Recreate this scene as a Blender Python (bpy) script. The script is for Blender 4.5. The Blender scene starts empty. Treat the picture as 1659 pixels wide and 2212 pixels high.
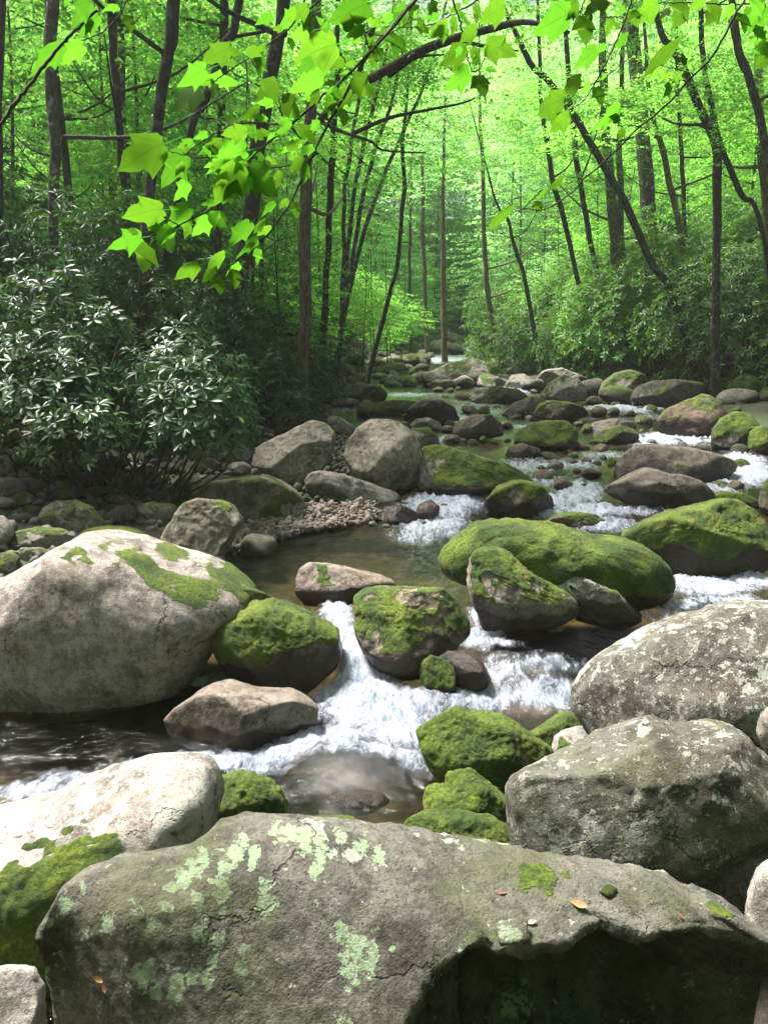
import bpy, math, random
import numpy as np
from mathutils import Vector, Matrix
from mathutils.bvhtree import BVHTree

scene = bpy.context.scene
C = scene.collection
R = math.radians

# ------------------------------------------------------------------ camera, light, exposure
CAM = np.array([0.0, 0.0, 2.6]); PITCH = R(8.6)
cam_data = bpy.data.cameras.new("camera")
cam_data.sensor_fit = 'VERTICAL'; cam_data.sensor_height = 24.0
cam_data.lens = 24.0 * 1916 / 2212
cam_data.clip_start = 0.05; cam_data.clip_end = 1500
cam = bpy.data.objects.new("camera", cam_data); C.objects.link(cam)
cam.location = CAM; cam.rotation_euler = (R(90) - PITCH, 0, 0)
scene.camera = cam

SUN_EL, SUN_AZ = R(64), math.atan2(-0.74, 0.46)      # azimuth from +Y towards +X: high, from the left and upstream
world = bpy.data.worlds.new("World"); scene.world = world; world.use_nodes = True
wn = world.node_tree.nodes; wn.clear()
sky = wn.new('ShaderNodeTexSky'); sky.sky_type = 'NISHITA'; sky.sun_disc = False
sky.sun_elevation = SUN_EL; sky.sun_rotation = SUN_AZ; sky.air_density = 0.8; sky.dust_density = 7.0; sky.ozone_density = 1.0
bg = wn.new('ShaderNodeBackground'); bg.inputs['Strength'].default_value = 0.052
wo = wn.new('ShaderNodeOutputWorld')
world.node_tree.links.new(sky.outputs[0], bg.inputs[0]); world.node_tree.links.new(bg.outputs[0], wo.inputs[0])
sun_data = bpy.data.lights.new("sun", 'SUN'); sun_data.energy = 5.0; sun_data.angle = R(14); sun_data.color = (1.0, 0.965, 0.91)
sun = bpy.data.objects.new("sun", sun_data); C.objects.link(sun)
sd = Vector((math.sin(SUN_AZ) * math.cos(SUN_EL), math.cos(SUN_AZ) * math.cos(SUN_EL), math.sin(SUN_EL)))
sun.rotation_euler = sd.to_track_quat('Z', 'Y').to_euler(); sun.location = (0, 0, 40)
vs = scene.view_settings
vs.view_transform = 'Standard'; vs.look = 'None'; vs.gamma = 1.0; vs.use_curve_mapping = False
vs.exposure = 1.8
HAZE = 0.0006
scene.cycles.volume_bounces = 1
scene.cycles.max_bounces = 12; scene.cycles.diffuse_bounces = 8; scene.cycles.transmission_bounces = 8
scene.cycles.transparent_max_bounces = 12; scene.cycles.glossy_bounces = 2
scene.cycles.caustics_reflective = False; scene.cycles.caustics_refractive = False
scene.cycles.sample_clamp_indirect = 6.0
scene.cycles.use_denoising = True

# ------------------------------------------------------------------ helpers
F = 1916.0
cP, sP = math.cos(PITCH), math.sin(PITCH)
def ray(u, v):
    a = (np.asarray(u, float) - 829.5) / F; b = (1106.0 - np.asarray(v, float)) / F
    return a, cP + b * sP, -sP + b * cP
def at(u, v, y):                       # the point seen at (u, v) on the plane y metres ahead
    a, dy, dz = ray(u, v); t = y / dy
    return np.stack([a * t, np.asarray(y, float) + 0 * t, CAM[2] + dz * t], -1)
def atz(u, v, zrel):                   # the point seen at (u, v) zrel metres below the lens
    a, dy, dz = ray(u, v); t = zrel / dz
    return np.stack([a * t, dy * t, CAM[2] + dz * t], -1)
def project(P):
    d = P - CAM
    fwd = d[..., 1] * cP - d[..., 2] * sP; up = d[..., 1] * sP + d[..., 2] * cP
    fwd = np.maximum(fwd, 1e-3)
    return 829.5 + F * d[..., 0] / fwd, 1106.0 - F * up / fwd

_perm = np.random.RandomState(7).permutation(256); _perm = np.concatenate([_perm, _perm, _perm])
_grad = np.random.RandomState(3).normal(size=(256, 3)); _grad /= np.linalg.norm(_grad, axis=1)[:, None]
def perlin(P):
    P = np.asarray(P, float); Pi = np.floor(P).astype(np.int64); f = P - Pi
    w = f * f * f * (f * (f * 6 - 15) + 10); Pi &= 255
    out = 0.0
    for i in (0, 1):
        for j in (0, 1):
            for k in (0, 1):
                h = _perm[_perm[_perm[(Pi[:, 0] + i) & 255] + ((Pi[:, 1] + j) & 255)] + ((Pi[:, 2] + k) & 255)]
                g = _grad[h]
                d = g[:, 0] * (f[:, 0] - i) + g[:, 1] * (f[:, 1] - j) + g[:, 2] * (f[:, 2] - k)
                out = out + d * (w[:, 0] if i else 1 - w[:, 0]) * (w[:, 1] if j else 1 - w[:, 1]) * (w[:, 2] if k else 1 - w[:, 2])
    return out * 1.5
def fbm(P, octv=4, lac=2.07, gain=0.5, ridged=False):
    P = np.asarray(P, float); s = 0; a = 1.0; n = 0
    for o in range(octv):
        p = perlin(P * lac ** o + o * 17.3)
        s = s + a * ((1 - 2 * np.abs(p)) if ridged else p); n += a; a *= gain
    return s / n
def smooth(a, b, x):
    t = np.clip((x - a) / (b - a), 0, 1); return t * t * (3 - 2 * t)

def mesh_from(name, V, Fs, mat=None, smooth_shade=True, attrs=None):
    """V (n,3); Fs a list of (m,k) face arrays; attrs {name: per-vertex float}"""
    me = bpy.data.meshes.new(name)
    V = np.asarray(V, np.float32); me.vertices.add(len(V)); me.vertices.foreach_set('co', V.ravel())
    Fs = [np.asarray(f, np.int32) for f in Fs if len(f)]
    nl = sum(f.size for f in Fs); npoly = sum(len(f) for f in Fs)
    me.loops.add(nl); me.polygons.add(npoly)
    me.loops.foreach_set('vertex_index', np.concatenate([f.ravel() for f in Fs]))
    tot = np.concatenate([np.full(len(f), f.shape[1], np.int32) for f in Fs])
    me.polygons.foreach_set('loop_start', np.concatenate([[0], np.cumsum(tot)[:-1]]).astype(np.int32))
    me.polygons.foreach_set('loop_total', tot)
    me.polygons.foreach_set('use_smooth', np.full(npoly, smooth_shade))
    me.update(calc_edges=True)
    for k, a in (attrs or {}).items():
        at_ = me.attributes.new(k, 'FLOAT', 'POINT'); at_.data.foreach_set('value', np.asarray(a, np.float32))
    if mat: me.materials.append(mat)
    return me
def obj(name, me, parent=None, loc=(0, 0, 0)):
    o = bpy.data.objects.new(name, me); C.objects.link(o); o.location = loc
    if parent is not None: o.parent = parent
    return o
def tag(o, label=None, cat=None, group=None, kind=None):
    if label: o['label'] = label
    if cat: o['category'] = cat
    if group: o['group'] = group
    if kind: o['kind'] = kind
    return o
def thing(name, label, cat, loc, group=None):
    return tag(obj(name, None, None, loc), label, cat, group)
def normals(V, T):
    n = np.cross(V[T[:, 1]] - V[T[:, 0]], V[T[:, 2]] - V[T[:, 0]])
    N = np.zeros_like(V)
    for c in range(3):
        for k in range(T.shape[1] if T.shape[1] == 3 else 3):
            N[:, c] += np.bincount(T[:, k], n[:, c], len(V))
    return N / np.maximum(np.linalg.norm(N, axis=1), 1e-9)[:, None]
def tube(path, rad, k=8, seed=None, rough=0.0):
    path = np.asarray(path, float); rad = np.asarray(rad, float); n = len(path)
    T = np.gradient(path, axis=0); T /= np.linalg.norm(T, axis=1)[:, None] + 1e-9
    ref = np.array([0, 1.0, 0]) if abs(T[:, 1]).mean() < 0.8 else np.array([1.0, 0, 0])
    A = np.cross(T, ref); A /= np.linalg.norm(A, axis=1)[:, None]; B = np.cross(T, A)
    th = np.arange(k) / k * 2 * math.pi
    r = rad[:, None] * np.ones(k)
    if rough:
        q = np.stack([np.repeat(np.cumsum(np.r_[0, np.linalg.norm(np.diff(path, axis=0), axis=1)]) * 1.2, k),
                      np.tile(np.cos(th) * 1.3, n), np.tile(np.sin(th) * 1.3, n)], 1) + (seed or 0) * 3.1
        r = r * (1 + rough * fbm(q, 3).reshape(n, k))
    V = path[:, None] + r[..., None] * (np.cos(th)[None, :, None] * A[:, None] + np.sin(th)[None, :, None] * B[:, None])
    i = np.arange(n - 1)[:, None] * k; j = np.arange(k)[None]; j2 = (j + 1) % k
    Q = np.stack([i + j, i + j2, i + k + j2, i + k + j], -1).reshape(-1, 4)
    return V.reshape(-1, 3), Q
class MB:
    def __init__(s): s.V = []; s.F = []; s.n = 0
    def add(s, V, Fc):
        s.V.append(np.asarray(V, float)); s.F.append(np.asarray(Fc) + s.n); s.n += len(V)
    def mesh(s, name, mat, smooth_shade=True, attrs=None, off=(0, 0, 0)):
        return mesh_from(name, np.concatenate(s.V) - np.asarray(off), s.F, mat, smooth_shade, attrs)
def spline(P, n):
    """Catmull-Rom through the rows of P, n samples"""
    P = np.asarray(P, float); m = len(P)
    if m < 3:
        t = np.linspace(0, m - 1, n); return np.stack([np.interp(t, range(m), P[:, c]) for c in range(P.shape[1])], 1)
    Q = np.concatenate([[2 * P[0] - P[1]], P, [2 * P[-1] - P[-2]]])
    t = np.linspace(0, m - 1 - 1e-6, n); i = t.astype(int); f = (t - i)[:, None]
    a, b, c, d = Q[i], Q[i + 1], Q[i + 2], Q[i + 3]
    return 0.5 * ((2 * b) + (-a + c) * f + (2 * a - 5 * b + 4 * c - d) * f ** 2 + (-a + 3 * b - 3 * c + d) * f ** 3)

# ------------------------------------------------------------------ materials
class NT:
    def __init__(s, name):
        s.m = bpy.data.materials.new(name); s.m.use_nodes = True; s.t = s.m.node_tree; s.t.nodes.clear()
        s.out = s.t.nodes.new('ShaderNodeOutputMaterial')
    def n(s, typ, ins=None, **props):
        nd = s.t.nodes.new('ShaderNode' + typ)
        for k, v in props.items(): setattr(nd, k, v)
        for k, v in (ins or {}).items():
            sock = nd.inputs[k]
            if isinstance(v, bpy.types.NodeSocket): s.t.links.new(v, sock)
            elif isinstance(v, tuple) and len(v) == 3 and sock.type == 'RGBA': sock.default_value = (*v, 1)
            else: sock.default_value = v
        return nd
    def math(s, op, a, b=0.0, c=0.0, clamp=False):
        return s.n('Math', {0: a, 1: b, 2: c}, operation=op, use_clamp=clamp).outputs[0]
    def noise(s, vec, scale, detail=4, rough=0.55, dist=0.0, col=False):
        nd = s.n('TexNoise', {'Vector': vec, 'Scale': scale, 'Detail': detail, 'Roughness': rough, 'Distortion': dist})
        return nd.outputs['Color' if col else 'Fac']
    def step(s, x, a, b, lo=0.0, hi=1.0):
        return s.n('MapRange', {'Value': x, 'From Min': a, 'From Max': b, 'To Min': lo, 'To Max': hi}, interpolation_type='SMOOTHSTEP').outputs[0]
    def mix(s, f, a, b, blend='MIX'):
        nd = s.n('Mix', {}, data_type='RGBA', blend_type=blend)
        for idx, v in ((0, f), (6, a), (7, b)):
            if isinstance(v, bpy.types.NodeSocket): s.t.links.new(v, nd.inputs[idx])
            else: nd.inputs[idx].default_value = (*v, 1) if isinstance(v, tuple) else v
        return nd.outputs[2]
    def attr(s, name, typ='GEOMETRY', out='Fac'):
        return s.n('Attribute', attribute_name=name, attribute_type=typ).outputs[out]
    def surf(s, sock): s.t.links.new(sock, s.out.inputs[0]); return s.m

def make_rock_mat():
    m = NT('river_rock')
    tc = m.n('TexCoord').outputs['Object']
    rnd = m.n('ObjectInfo').outputs['Random']
    off = m.n('VectorMath', {0: tc, 1: m.n('CombineXYZ', {0: m.math('MULTIPLY', rnd, 91.0), 1: m.math('MULTIPLY', rnd, 47.0), 2: 3.0}).outputs[0]}, operation='ADD').outputs[0]
    tint = m.attr('tint', 'OBJECT', 'Color'); lich = m.attr('lichen', 'OBJECT'); 
    big = m.noise(off, 1.7, 5, 0.6, 0.4); mid = m.noise(off, 9.0, 7, 0.65, 0.2); fine = m.noise(off, 55.0, 5, 0.7)
    warp = m.n('VectorMath', {0: off, 1: m.n('VectorMath', {0: m.noise(off, 14.0, 3, 0.6, 0, True), 1: (0.05, 0.05, 0.05)}, operation='MULTIPLY').outputs[0]}, operation='ADD').outputs[0]
    # stone: two tones, mottled, with a grey-brown film in the hollows of the noise
    base = m.mix(m.step(big, 0.35, 0.65), (0.108, 0.100, 0.088), (0.215, 0.207, 0.195))
    base = m.mix(m.step(mid, 0.45, 0.57), base, m.mix(0.6, base, (0.32, 0.30, 0.27)))
    warmth = m.step(m.noise(off, 2.1, 5, 0.6, 0.5), 0.48, 0.64, 0, 0.4)
    base = m.mix(warmth, base, (0.16, 0.125, 0.085))
    blot = m.noise(off, 21.0, 4, 0.7, 0.3)
    base = m.mix(m.step(blot, 0.53, 0.63, 0, 0.6), base, m.mix(1.0, base, (0.38, 0.36, 0.33), 'MULTIPLY'))
    base = m.mix(m.step(blot, 0.45, 0.36, 0, 0.45), base, (0.36, 0.34, 0.31))
    grit = m.noise(off, 110.0, 3, 0.8)
    base = m.mix(m.step(fine, 0.52, 0.66, 0, 0.6), base, (0.055, 0.045, 0.035))
    base = m.mix(m.step(grit, 0.56, 0.70, 0, 0.55), base, (0.05, 0.042, 0.034))
    base = m.mix(m.step(grit, 0.44, 0.30, 0, 0.5), base, (0.42, 0.40, 0.37))
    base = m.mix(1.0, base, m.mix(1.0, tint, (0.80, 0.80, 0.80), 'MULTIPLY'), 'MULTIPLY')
    # dark stain blotches
    st = m.step(m.noise(off, 3.3, 7, 0.66, 0.6), 0.52, 0.62, 0, 0.75)
    base = m.mix(st, base, m.mix(1.0, base, (0.40, 0.37, 0.33), 'MULTIPLY'))
    pit = m.n('TexVoronoi', {'Vector': warp, 'Scale': 31.0}).outputs['Distance']
    base = m.mix(m.step(pit, 0.08, 0.16, 0.8, 0.0), base, (0.03, 0.027, 0.02))
    ck = m.n('TexVoronoi', {'Vector': m.n('VectorMath', {0: off, 1: m.n('VectorMath', {0: m.noise(off, 3.0, 5, 0.65, 0, True), 1: (0.5, 0.5, 0.5)}, operation='MULTIPLY').outputs[0]}, operation='ADD').outputs[0], 'Scale': 1.5}, feature='DISTANCE_TO_EDGE').outputs['Distance']
    crack = m.math('MULTIPLY', m.step(ck, 0.004, 0.018, 1.0, 0.0), m.step(m.noise(off, 2.3, 3), 0.50, 0.60))
    base = m.mix(m.math('MULTIPLY', crack, 0.8), base, (0.025, 0.022, 0.018))
    # crust lichen: ragged pale patches of three sizes
    th = m.math('SUBTRACT', 0.73, m.math('MULTIPLY', lich, 0.22)); pt = m.attr('patch')
    l1 = m.math('ADD', m.math('MULTIPLY', m.noise(warp, 3.4, 9, 0.62, 0.3), 0.8), m.math('MULTIPLY', m.noise(off, 34.0, 4, 0.7), 0.2))
    l2 = m.math('ADD', m.math('MULTIPLY', m.noise(warp, 11.0, 8, 0.6, 0.2), 0.8), m.math('MULTIPLY', m.noise(off, 60.0, 4, 0.7), 0.2))
    l3 = m.noise(warp, 29.0, 6, 0.6)
    lm = m.step(m.math('SUBTRACT', l1, m.math('SUBTRACT', th, 0.03)), -0.006, 0.012)
    lm2 = m.math('MULTIPLY', m.step(m.math('SUBTRACT', l2, m.math('SUBTRACT', th, m.math('MULTIPLY', pt, 0.19))), -0.004, 0.012), 0.9)
    lm3 = m.math('MULTIPLY', m.step(m.math('SUBTRACT', l3, m.math('SUBTRACT', m.math('ADD', th, 0.02), m.math('MULTIPLY', pt, 0.26))), -0.004, 0.012), 0.85)
    lmask = m.math('MAXIMUM', m.math('MAXIMUM', lm, lm2), lm3)
    lmask = m.math('MULTIPLY', lmask, m.step(fine, 0.66, 0.50, 0.35, 1.0))
    lcol = m.mix(m.noise(off, 6.0, 3), (0.24, 0.24, 0.20), (0.37, 0.365, 0.32))
    lgreen = m.math('MULTIPLY', m.attr('lichen_green', 'OBJECT'), m.math('MAXIMUM', m.step(pt, 0.1, 0.4), m.step(m.noise(off, 1.9, 3), 0.42, 0.55, 0.25, 1.0)))
    lcol = m.mix(lgreen, lcol, (0.20, 0.29, 0.155))
    base = m.mix(m.math('MULTIPLY', lmask, 0.9), base, lcol)
    # algae film
    alg = m.math('MULTIPLY', m.step(m.noise(off, 2.6, 5, 0.6), 0.45, 0.62), m.attr('algae', 'OBJECT'))
    alg = m.math('MULTIPLY', alg, m.step(m.math('ADD', m.math('MULTIPLY', fine, 0.6), m.math('MULTIPLY', blot, 0.4)), 0.58, 0.44, 0.25, 1.0))
    base = m.mix(m.math('MULTIPLY', alg, 0.75), base, (0.055, 0.066, 0.02))
    # wet band
    wet = m.step(m.math('ADD', m.attr('wet'), m.math('MULTIPLY', m.math('SUBTRACT', mid, 0.5), 0.5)), 0.35, 0.65)
    wcol = m.mix(1.0, m.mix(0.35, base, (0.12, 0.06, 0.04)), (0.24, 0.20, 0.18), 'MULTIPLY')
    base = m.mix(wet, base, wcol)
    # moss
    mo = m.math('ADD', m.attr('moss'), m.math('MULTIPLY', m.math('SUBTRACT', m.noise(off, 11.0, 8, 0.7), 0.5), 0.9))
    mo = m.step(mo, 0.42, 0.56)
    mn = m.noise(off, 42.0, 5, 0.75); mb = m.noise(off, 3.5, 4, 0.6)
    mcol = m.mix(m.step(mb, 0.35, 0.65), (0.040, 0.076, 0.005), (0.135, 0.180, 0.009))
    mcol = m.mix(m.step(mn, 0.38, 0.66), m.mix(1.0, mcol, (0.35, 0.42, 0.4), 'MULTIPLY'), mcol)
    mcol = m.mix(m.step(m.noise(off, 7.0, 5, 0.65), 0.60, 0.70, 0, 0.6), mcol, (0.12, 0.085, 0.025))
    col = m.mix(mo, base, mcol)
    rough = m.math('SUBTRACT', 0.88, m.math('MULTIPLY', m.math('MULTIPLY', wet, m.math('SUBTRACT', 1.0, mo)), 0.68))
    h = m.math('ADD', m.math('MULTIPLY', mid, 0.35), m.math('ADD', m.math('ADD', m.math('MULTIPLY', fine, 0.30), m.math('MULTIPLY', grit, 0.10)), m.math('MULTIPLY', lmask, 0.05)))
    h = m.math('SUBTRACT', h, m.math('MULTIPLY', crack, 0.35))
    h = m.math('ADD', h, m.math('MULTIPLY', m.step(pit, 0.05, 0.2), 0.06))
    hm = m.math('ADD', m.math('MULTIPLY', mn, 0.8), 0.35)
    hh = m.n('Mix', {0: mo, 2: h, 3: hm}).outputs[0]
    bump = m.n('Bump', {'Height': hh, 'Strength': 0.85, 'Distance': 0.035}).outputs[0]
    p = m.n('BsdfPrincipled', {'Base Color': col, 'Roughness': rough, 'Normal': bump, 'Specular IOR Level': 0.4})
    return m.surf(p.outputs[0])
ROCK = make_rock_mat()

def leaf_mat(name, ref, tra, frac=0.45, rough=0.45, spec=0.4, vary=0.35, veins=False):
    m = NT(name)
    r = m.n('NewGeometry').outputs['Random Per Island']; ro = m.n('ObjectInfo').outputs['Random']
    k = m.n('MapRange', {'Value': r, 'To Min': 1 - vary, 'To Max': 1 + vary}).outputs[0]
    k2 = m.n('MapRange', {'Value': ro, 'To Min': 0.65, 'To Max': 1.35}).outputs[0]
    k = m.math('MULTIPLY', k, k2)
    hs = m.n('MapRange', {'Value': m.math('FRACT', m.math('MULTIPLY', r, 7.31)), 'To Min': 0.465, 'To Max': 0.53}).outputs[0]
    def var(c):
        return m.n('HueSaturation', {'Color': c, 'Value': k, 'Hue': hs, 'Saturation': 1.0}).outputs[0]
    a, b = var(ref), var(tra)
    nrm = None
    if veins:
        tc = m.n('SeparateXYZ', {0: m.n('TexCoord').outputs['Object']})
        ax = m.math('ABSOLUTE', tc.outputs[0])
        mid = m.step(ax, 0.006, 0.02, 1, 0)
        fr = m.math('FRACT', m.math('MULTIPLY', m.math('SUBTRACT', tc.outputs[1], m.math('MULTIPLY', ax, 0.85)), 8.0))
        side = m.step(m.math('ABSOLUTE', m.math('SUBTRACT', fr, 0.5)), 0.03, 0.09, 0.55, 0)
        # the two main lateral veins run to the side lobes
        lat = m.step(m.math('ABSOLUTE', m.math('SUBTRACT', tc.outputs[1], m.math('MULTIPLY', ax, 0.92))), 0.008, 0.022, 0.9, 0)
        v = m.math('MAXIMUM', m.math('MAXIMUM', mid, lat), side)
        nn = m.noise(m.n('TexCoord').outputs['Object'], 9.0, 4)
        a = m.mix(m.math('MULTIPLY', v, 0.35), a, m.mix(1.0, a, (1.5, 1.5, 1.6), 'MULTIPLY'))
        b = m.mix(m.math('MULTIPLY', v, 0.7), m.mix(m.step(nn, 0.3, 0.7, 0, 0.35), b, m.mix(1.0, b, (0.7, 0.8, 0.6), 'MULTIPLY')), m.mix(1.0, b, (0.5, 0.62, 0.5), 'MULTIPLY'))
        nrm = m.n('Bump', {'Height': v, 'Strength': 0.25, 'Distance': 0.01}).outputs[0]
    p = m.n('BsdfPrincipled', {'Base Color': a, 'Roughness': rough, 'Specular IOR Level': spec})
    t = m.n('BsdfTranslucent', {'Color': b})
    if nrm is not None: m.t.links.new(nrm, p.inputs['Normal'])
    return m.surf(m.n('MixShader', {0: frac, 1: p.outputs[0], 2: t.outputs[0]}).outputs[0])
LEAF_CANOPY = leaf_mat('canopy_leaf', (0.085, 0.22, 0.03), (0.25, 0.60, 0.075), 0.58, 0.5, 0.3, 0.5)
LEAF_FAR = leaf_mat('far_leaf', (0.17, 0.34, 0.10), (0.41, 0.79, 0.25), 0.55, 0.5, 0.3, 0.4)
LEAF_MAPLE = leaf_mat('maple_leaf', (0.045, 0.16, 0.014), (0.062, 0.235, 0.012), 0.65, 0.65, 0.03, 0.3, veins=True)
LEAF_RHODO = leaf_mat('evergreen_leaf', (0.034, 0.092, 0.022), (0.06, 0.15, 0.015), 0.2, 0.40, 0.32, 0.45)
LEAF_DARK = leaf_mat('thicket_leaf', (0.022, 0.070, 0.012), (0.045, 0.14, 0.012), 0.25, 0.45, 0.3, 0.45)
LEAF_SHRUB = leaf_mat('shrub_leaf', (0.060, 0.155, 0.026), (0.13, 0.32, 0.03), 0.35, 0.45, 0.25, 0.35)

def bark_mat(name, a, b, lich=0.4):
    m = NT(name)
    tc = m.n('TexCoord').outputs['Object']
    st = m.n('VectorMath', {0: tc, 1: (1.0, 1.0, 0.22)}, operation='MULTIPLY').outputs[0]
    n1 = m.noise(st, 22.0, 6, 0.65, 0.3); n2 = m.noise(tc, 5.0, 6, 0.6, 0.4); n3 = m.noise(tc, 2.0, 4)
    c = m.mix(m.step(n1, 0.35, 0.65), a, b)
    c = m.mix(m.math('MULTIPLY', m.step(n2, 0.54, 0.62), lich), c, (0.26, 0.26, 0.215))
    c = m.mix(m.step(n3, 0.55, 0.70, 0, 0.35), c, (0.05, 0.07, 0.02))
    bp = m.n('Bump', {'Height': n1, 'Strength': 0.8, 'Distance': 0.03}).outputs[0]
    return m.surf(m.n('BsdfPrincipled', {'Base Color': c, 'Roughness': 0.9, 'Normal': bp, 'Specular IOR Level': 0.2}).outputs[0])
BARK_DARK = bark_mat('dark_bark', (0.016, 0.013, 0.010), (0.045, 0.037, 0.030), 0.25)
BARK_GREY = bark_mat('grey_bark', (0.035, 0.030, 0.024), (0.10, 0.088, 0.072), 0.9)
BARK_BROWN = bark_mat('brown_bark', (0.06, 0.042, 0.027), (0.15, 0.112, 0.075), 0.3)
BARK_TWIG = bark_mat('twig_bark', (0.03, 0.025, 0.022), (0.09, 0.075, 0.065), 0.2)

def soil_mat():
    m = NT('forest_soil')
    tc = m.n('NewGeometry').outputs['Position']
    n = m.noise(tc, 1.3, 6, 0.65); f = m.noise(tc, 16.0, 5, 0.7); g = m.noise(tc, 0.5, 5, 0.6)
    c = m.mix(m.step(n, 0.35, 0.65), (0.018, 0.014, 0.009), (0.045, 0.034, 0.022))
    c = m.mix(m.step(f, 0.5, 0.7, 0, 0.5), c, (0.08, 0.06, 0.04))
    c = m.mix(m.step(g, 0.48, 0.6, 0, 0.7), c, (0.035, 0.06, 0.012))
    bp = m.n('Bump', {'Height': f, 'Strength': 0.9, 'Distance': 0.06}).outputs[0]
    return m.surf(m.n('BsdfPrincipled', {'Base Color': c, 'Roughness': 0.95, 'Normal': bp}).outputs[0])
def bed_mat():
    m = NT('stream_bed')
    tc = m.n('NewGeometry').outputs['Position']
    v = m.n('TexVoronoi', {'Vector': tc, 'Scale': 6.0}); n = m.noise(tc, 2.2, 5, 0.6)
    c = m.mix(m.step(n, 0.35, 0.65), (0.075, 0.055, 0.034), (0.155, 0.12, 0.07))
    c = m.mix(m.n('SeparateColor', {0: v.outputs['Color']}).outputs[0], c, m.mix(1.0, c, (0.55, 0.52, 0.5), 'MULTIPLY'))
    c = m.mix(m.step(v.outputs['Distance'], 0.35, 0.75, 0, 0.8), c, (0.03, 0.022, 0.014))
    return m.surf(m.n('BsdfPrincipled', {'Base Color': c, 'Roughness': 0.8}).outputs[0])
SOIL, BED = soil_mat(), bed_mat()

def water_mat():
    m = NT('stream_water')
    pos = m.n('NewGeometry').outputs['Position']
    foam = m.attr('foam'); turb = m.attr('turb')
    st = m.n('VectorMath', {0: pos, 1: (1.0, 0.42, 0.6)}, operation='MULTIPLY').outputs[0]
    n1 = m.noise(st, 7.0, 8, 0.72, 1.1); n2 = m.noise(st, 28.0, 6, 0.75, 0.8)
    k = m.math('ADD', foam, m.math('ADD', m.math('MULTIPLY', m.math('SUBTRACT', n1, 0.5), 1.35), m.math('MULTIPLY', m.math('SUBTRACT', n2, 0.5), 0.55)))
    fm = m.step(k, 0.25, 1.05, 0, 0.95)
    rip = m.math('ADD', m.math('MULTIPLY', n1, 0.6), m.math('MULTIPLY', m.noise(pos, 17.0, 5, 0.6, 0.6), 0.5))
    bstr = m.math('ADD', 0.35, m.math('MULTIPLY', turb, 0.6))
    bp = m.n('Bump', {'Height': rip, 'Strength': bstr, 'Distance': 0.05}).outputs[0]
    clear = m.n('BsdfTransparent', {'Color': (0.60, 0.56, 0.43)})
    gl = m.n('BsdfGlossy', {'Color': (1, 1, 1), 'Roughness': 0.06, 'Normal': bp})
    fr = m.n('Fresnel', {'IOR': 1.45, 'Normal': bp}).outputs[0]
    w = m.n('MixShader', {0: fr, 1: clear.outputs[0], 2: gl.outputs[0]}).outputs[0]
    fb = m.n('Bump', {'Height': m.math('ADD', n2, n1), 'Strength': 0.9, 'Distance': 0.05}).outputs[0]
    fcol = m.mix(m.step(m.math('ADD', m.math('MULTIPLY', n2, 0.5), m.math('MULTIPLY', n1, 0.5)), 0.36, 0.6), (0.13, 0.18, 0.25), (0.50, 0.54, 0.62))
    fo = m.n('BsdfPrincipled', {'Base Color': fcol, 'Roughness': 0.35, 'Normal': fb, 'Specular IOR Level': 0.4})
    return m.surf(m.n('MixShader', {0: fm, 1: w, 2: fo.outputs[0]}).outputs[0])
WATER = water_mat()

# ------------------------------------------------------------------ stream and terrain
_wy = [-60, 3, 5.9, 6.75, 7.25, 7.7, 8.3, 11.2, 12.2, 14, 17, 20, 25, 30, 45, 70, 110]
_wz = [-0.6, -0.03, 0.0, 0.08, 0.24, 0.38, 0.43, 0.46, 0.57, 0.85, 1.15, 1.40, 1.75, 2.05, 2.75, 4.9, 11.0]
def W0(x, y):
    ys = np.asarray(y, float)
    warp = 0.18 * np.sin(1.7 * x + 0.4) + 0.10 * np.sin(4.1 * x + 2.0) - 0.18 * np.tanh((x - 1.0) * 0.8)
    fade = np.clip((ys - 3) / 3, 0, 1) * np.clip((40 - ys) / 20, 0, 1)
    return np.interp(ys - warp * fade * -1.0, _wy, _wz)
_cy = [-60, 3, 5, 6, 7, 8, 9.5, 11, 12.5, 14, 18, 22, 28, 36, 45, 52, 70, 110]
_cl = [-3, -4, -4.2, -4.6, -4.8, -4.2, -2.4, -1.9, -0.9, -0.5, -0.8, -1.2, -1.5, -0.6, 1.3, 2.0, 3.8, 6]
_cr = [0.0, 0.3, 0.4, 1.5, 2.4, 4.8, 6.2, 6.8, 7.2, 8, 8.6, 8.6, 8.2, 7.0, 6.6, 6.8, 8.0, 10]
def XL(y): return np.interp(y, _cy, _cl)
def XR(y): return np.interp(y, _cy, _cr)
def terrain(x, y, detail=True):
    x = np.asarray(x, float); y = np.asarray(y, float)
    l = XL(y) - x; r = x - XR(y); d = np.maximum(l, r)
    w = W0(x, y)
    inside = -0.12 - 0.30 * (1 - np.exp(np.minimum(d, 0) / 0.8))
    out = 0.02 + 0.16 * np.minimum(np.maximum(d, 0), 2.5) + np.where(l > r, 0.34, 0.36) * 36 * (1 - np.exp(-np.maximum(d - 2.5, 0) / 36))
    near = np.clip((y - 2.0) / 4.0, 0, 1)
    out = np.where(d > 0, out * (0.35 + 0.65 * near), 0)
    h = w + np.where(d < 0, inside, 0) + out
    h = h + 0.42 * np.maximum(y - 85, 0) * np.clip((170 - y) / 60, 0, 1)
    if detail:
        P = np.stack([x.ravel(), y.ravel(), 0 * x.ravel()], 1)
        h = h + (0.16 * fbm(P * 0.6, 4) + 0.05 * fbm(P * 2.3 + 9, 3)).reshape(x.shape) * np.where(d > -0.3, 1.0, 0.5)
    return h
def surface(x, y): return np.maximum(W0(x, y), terrain(x, y, False))
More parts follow.
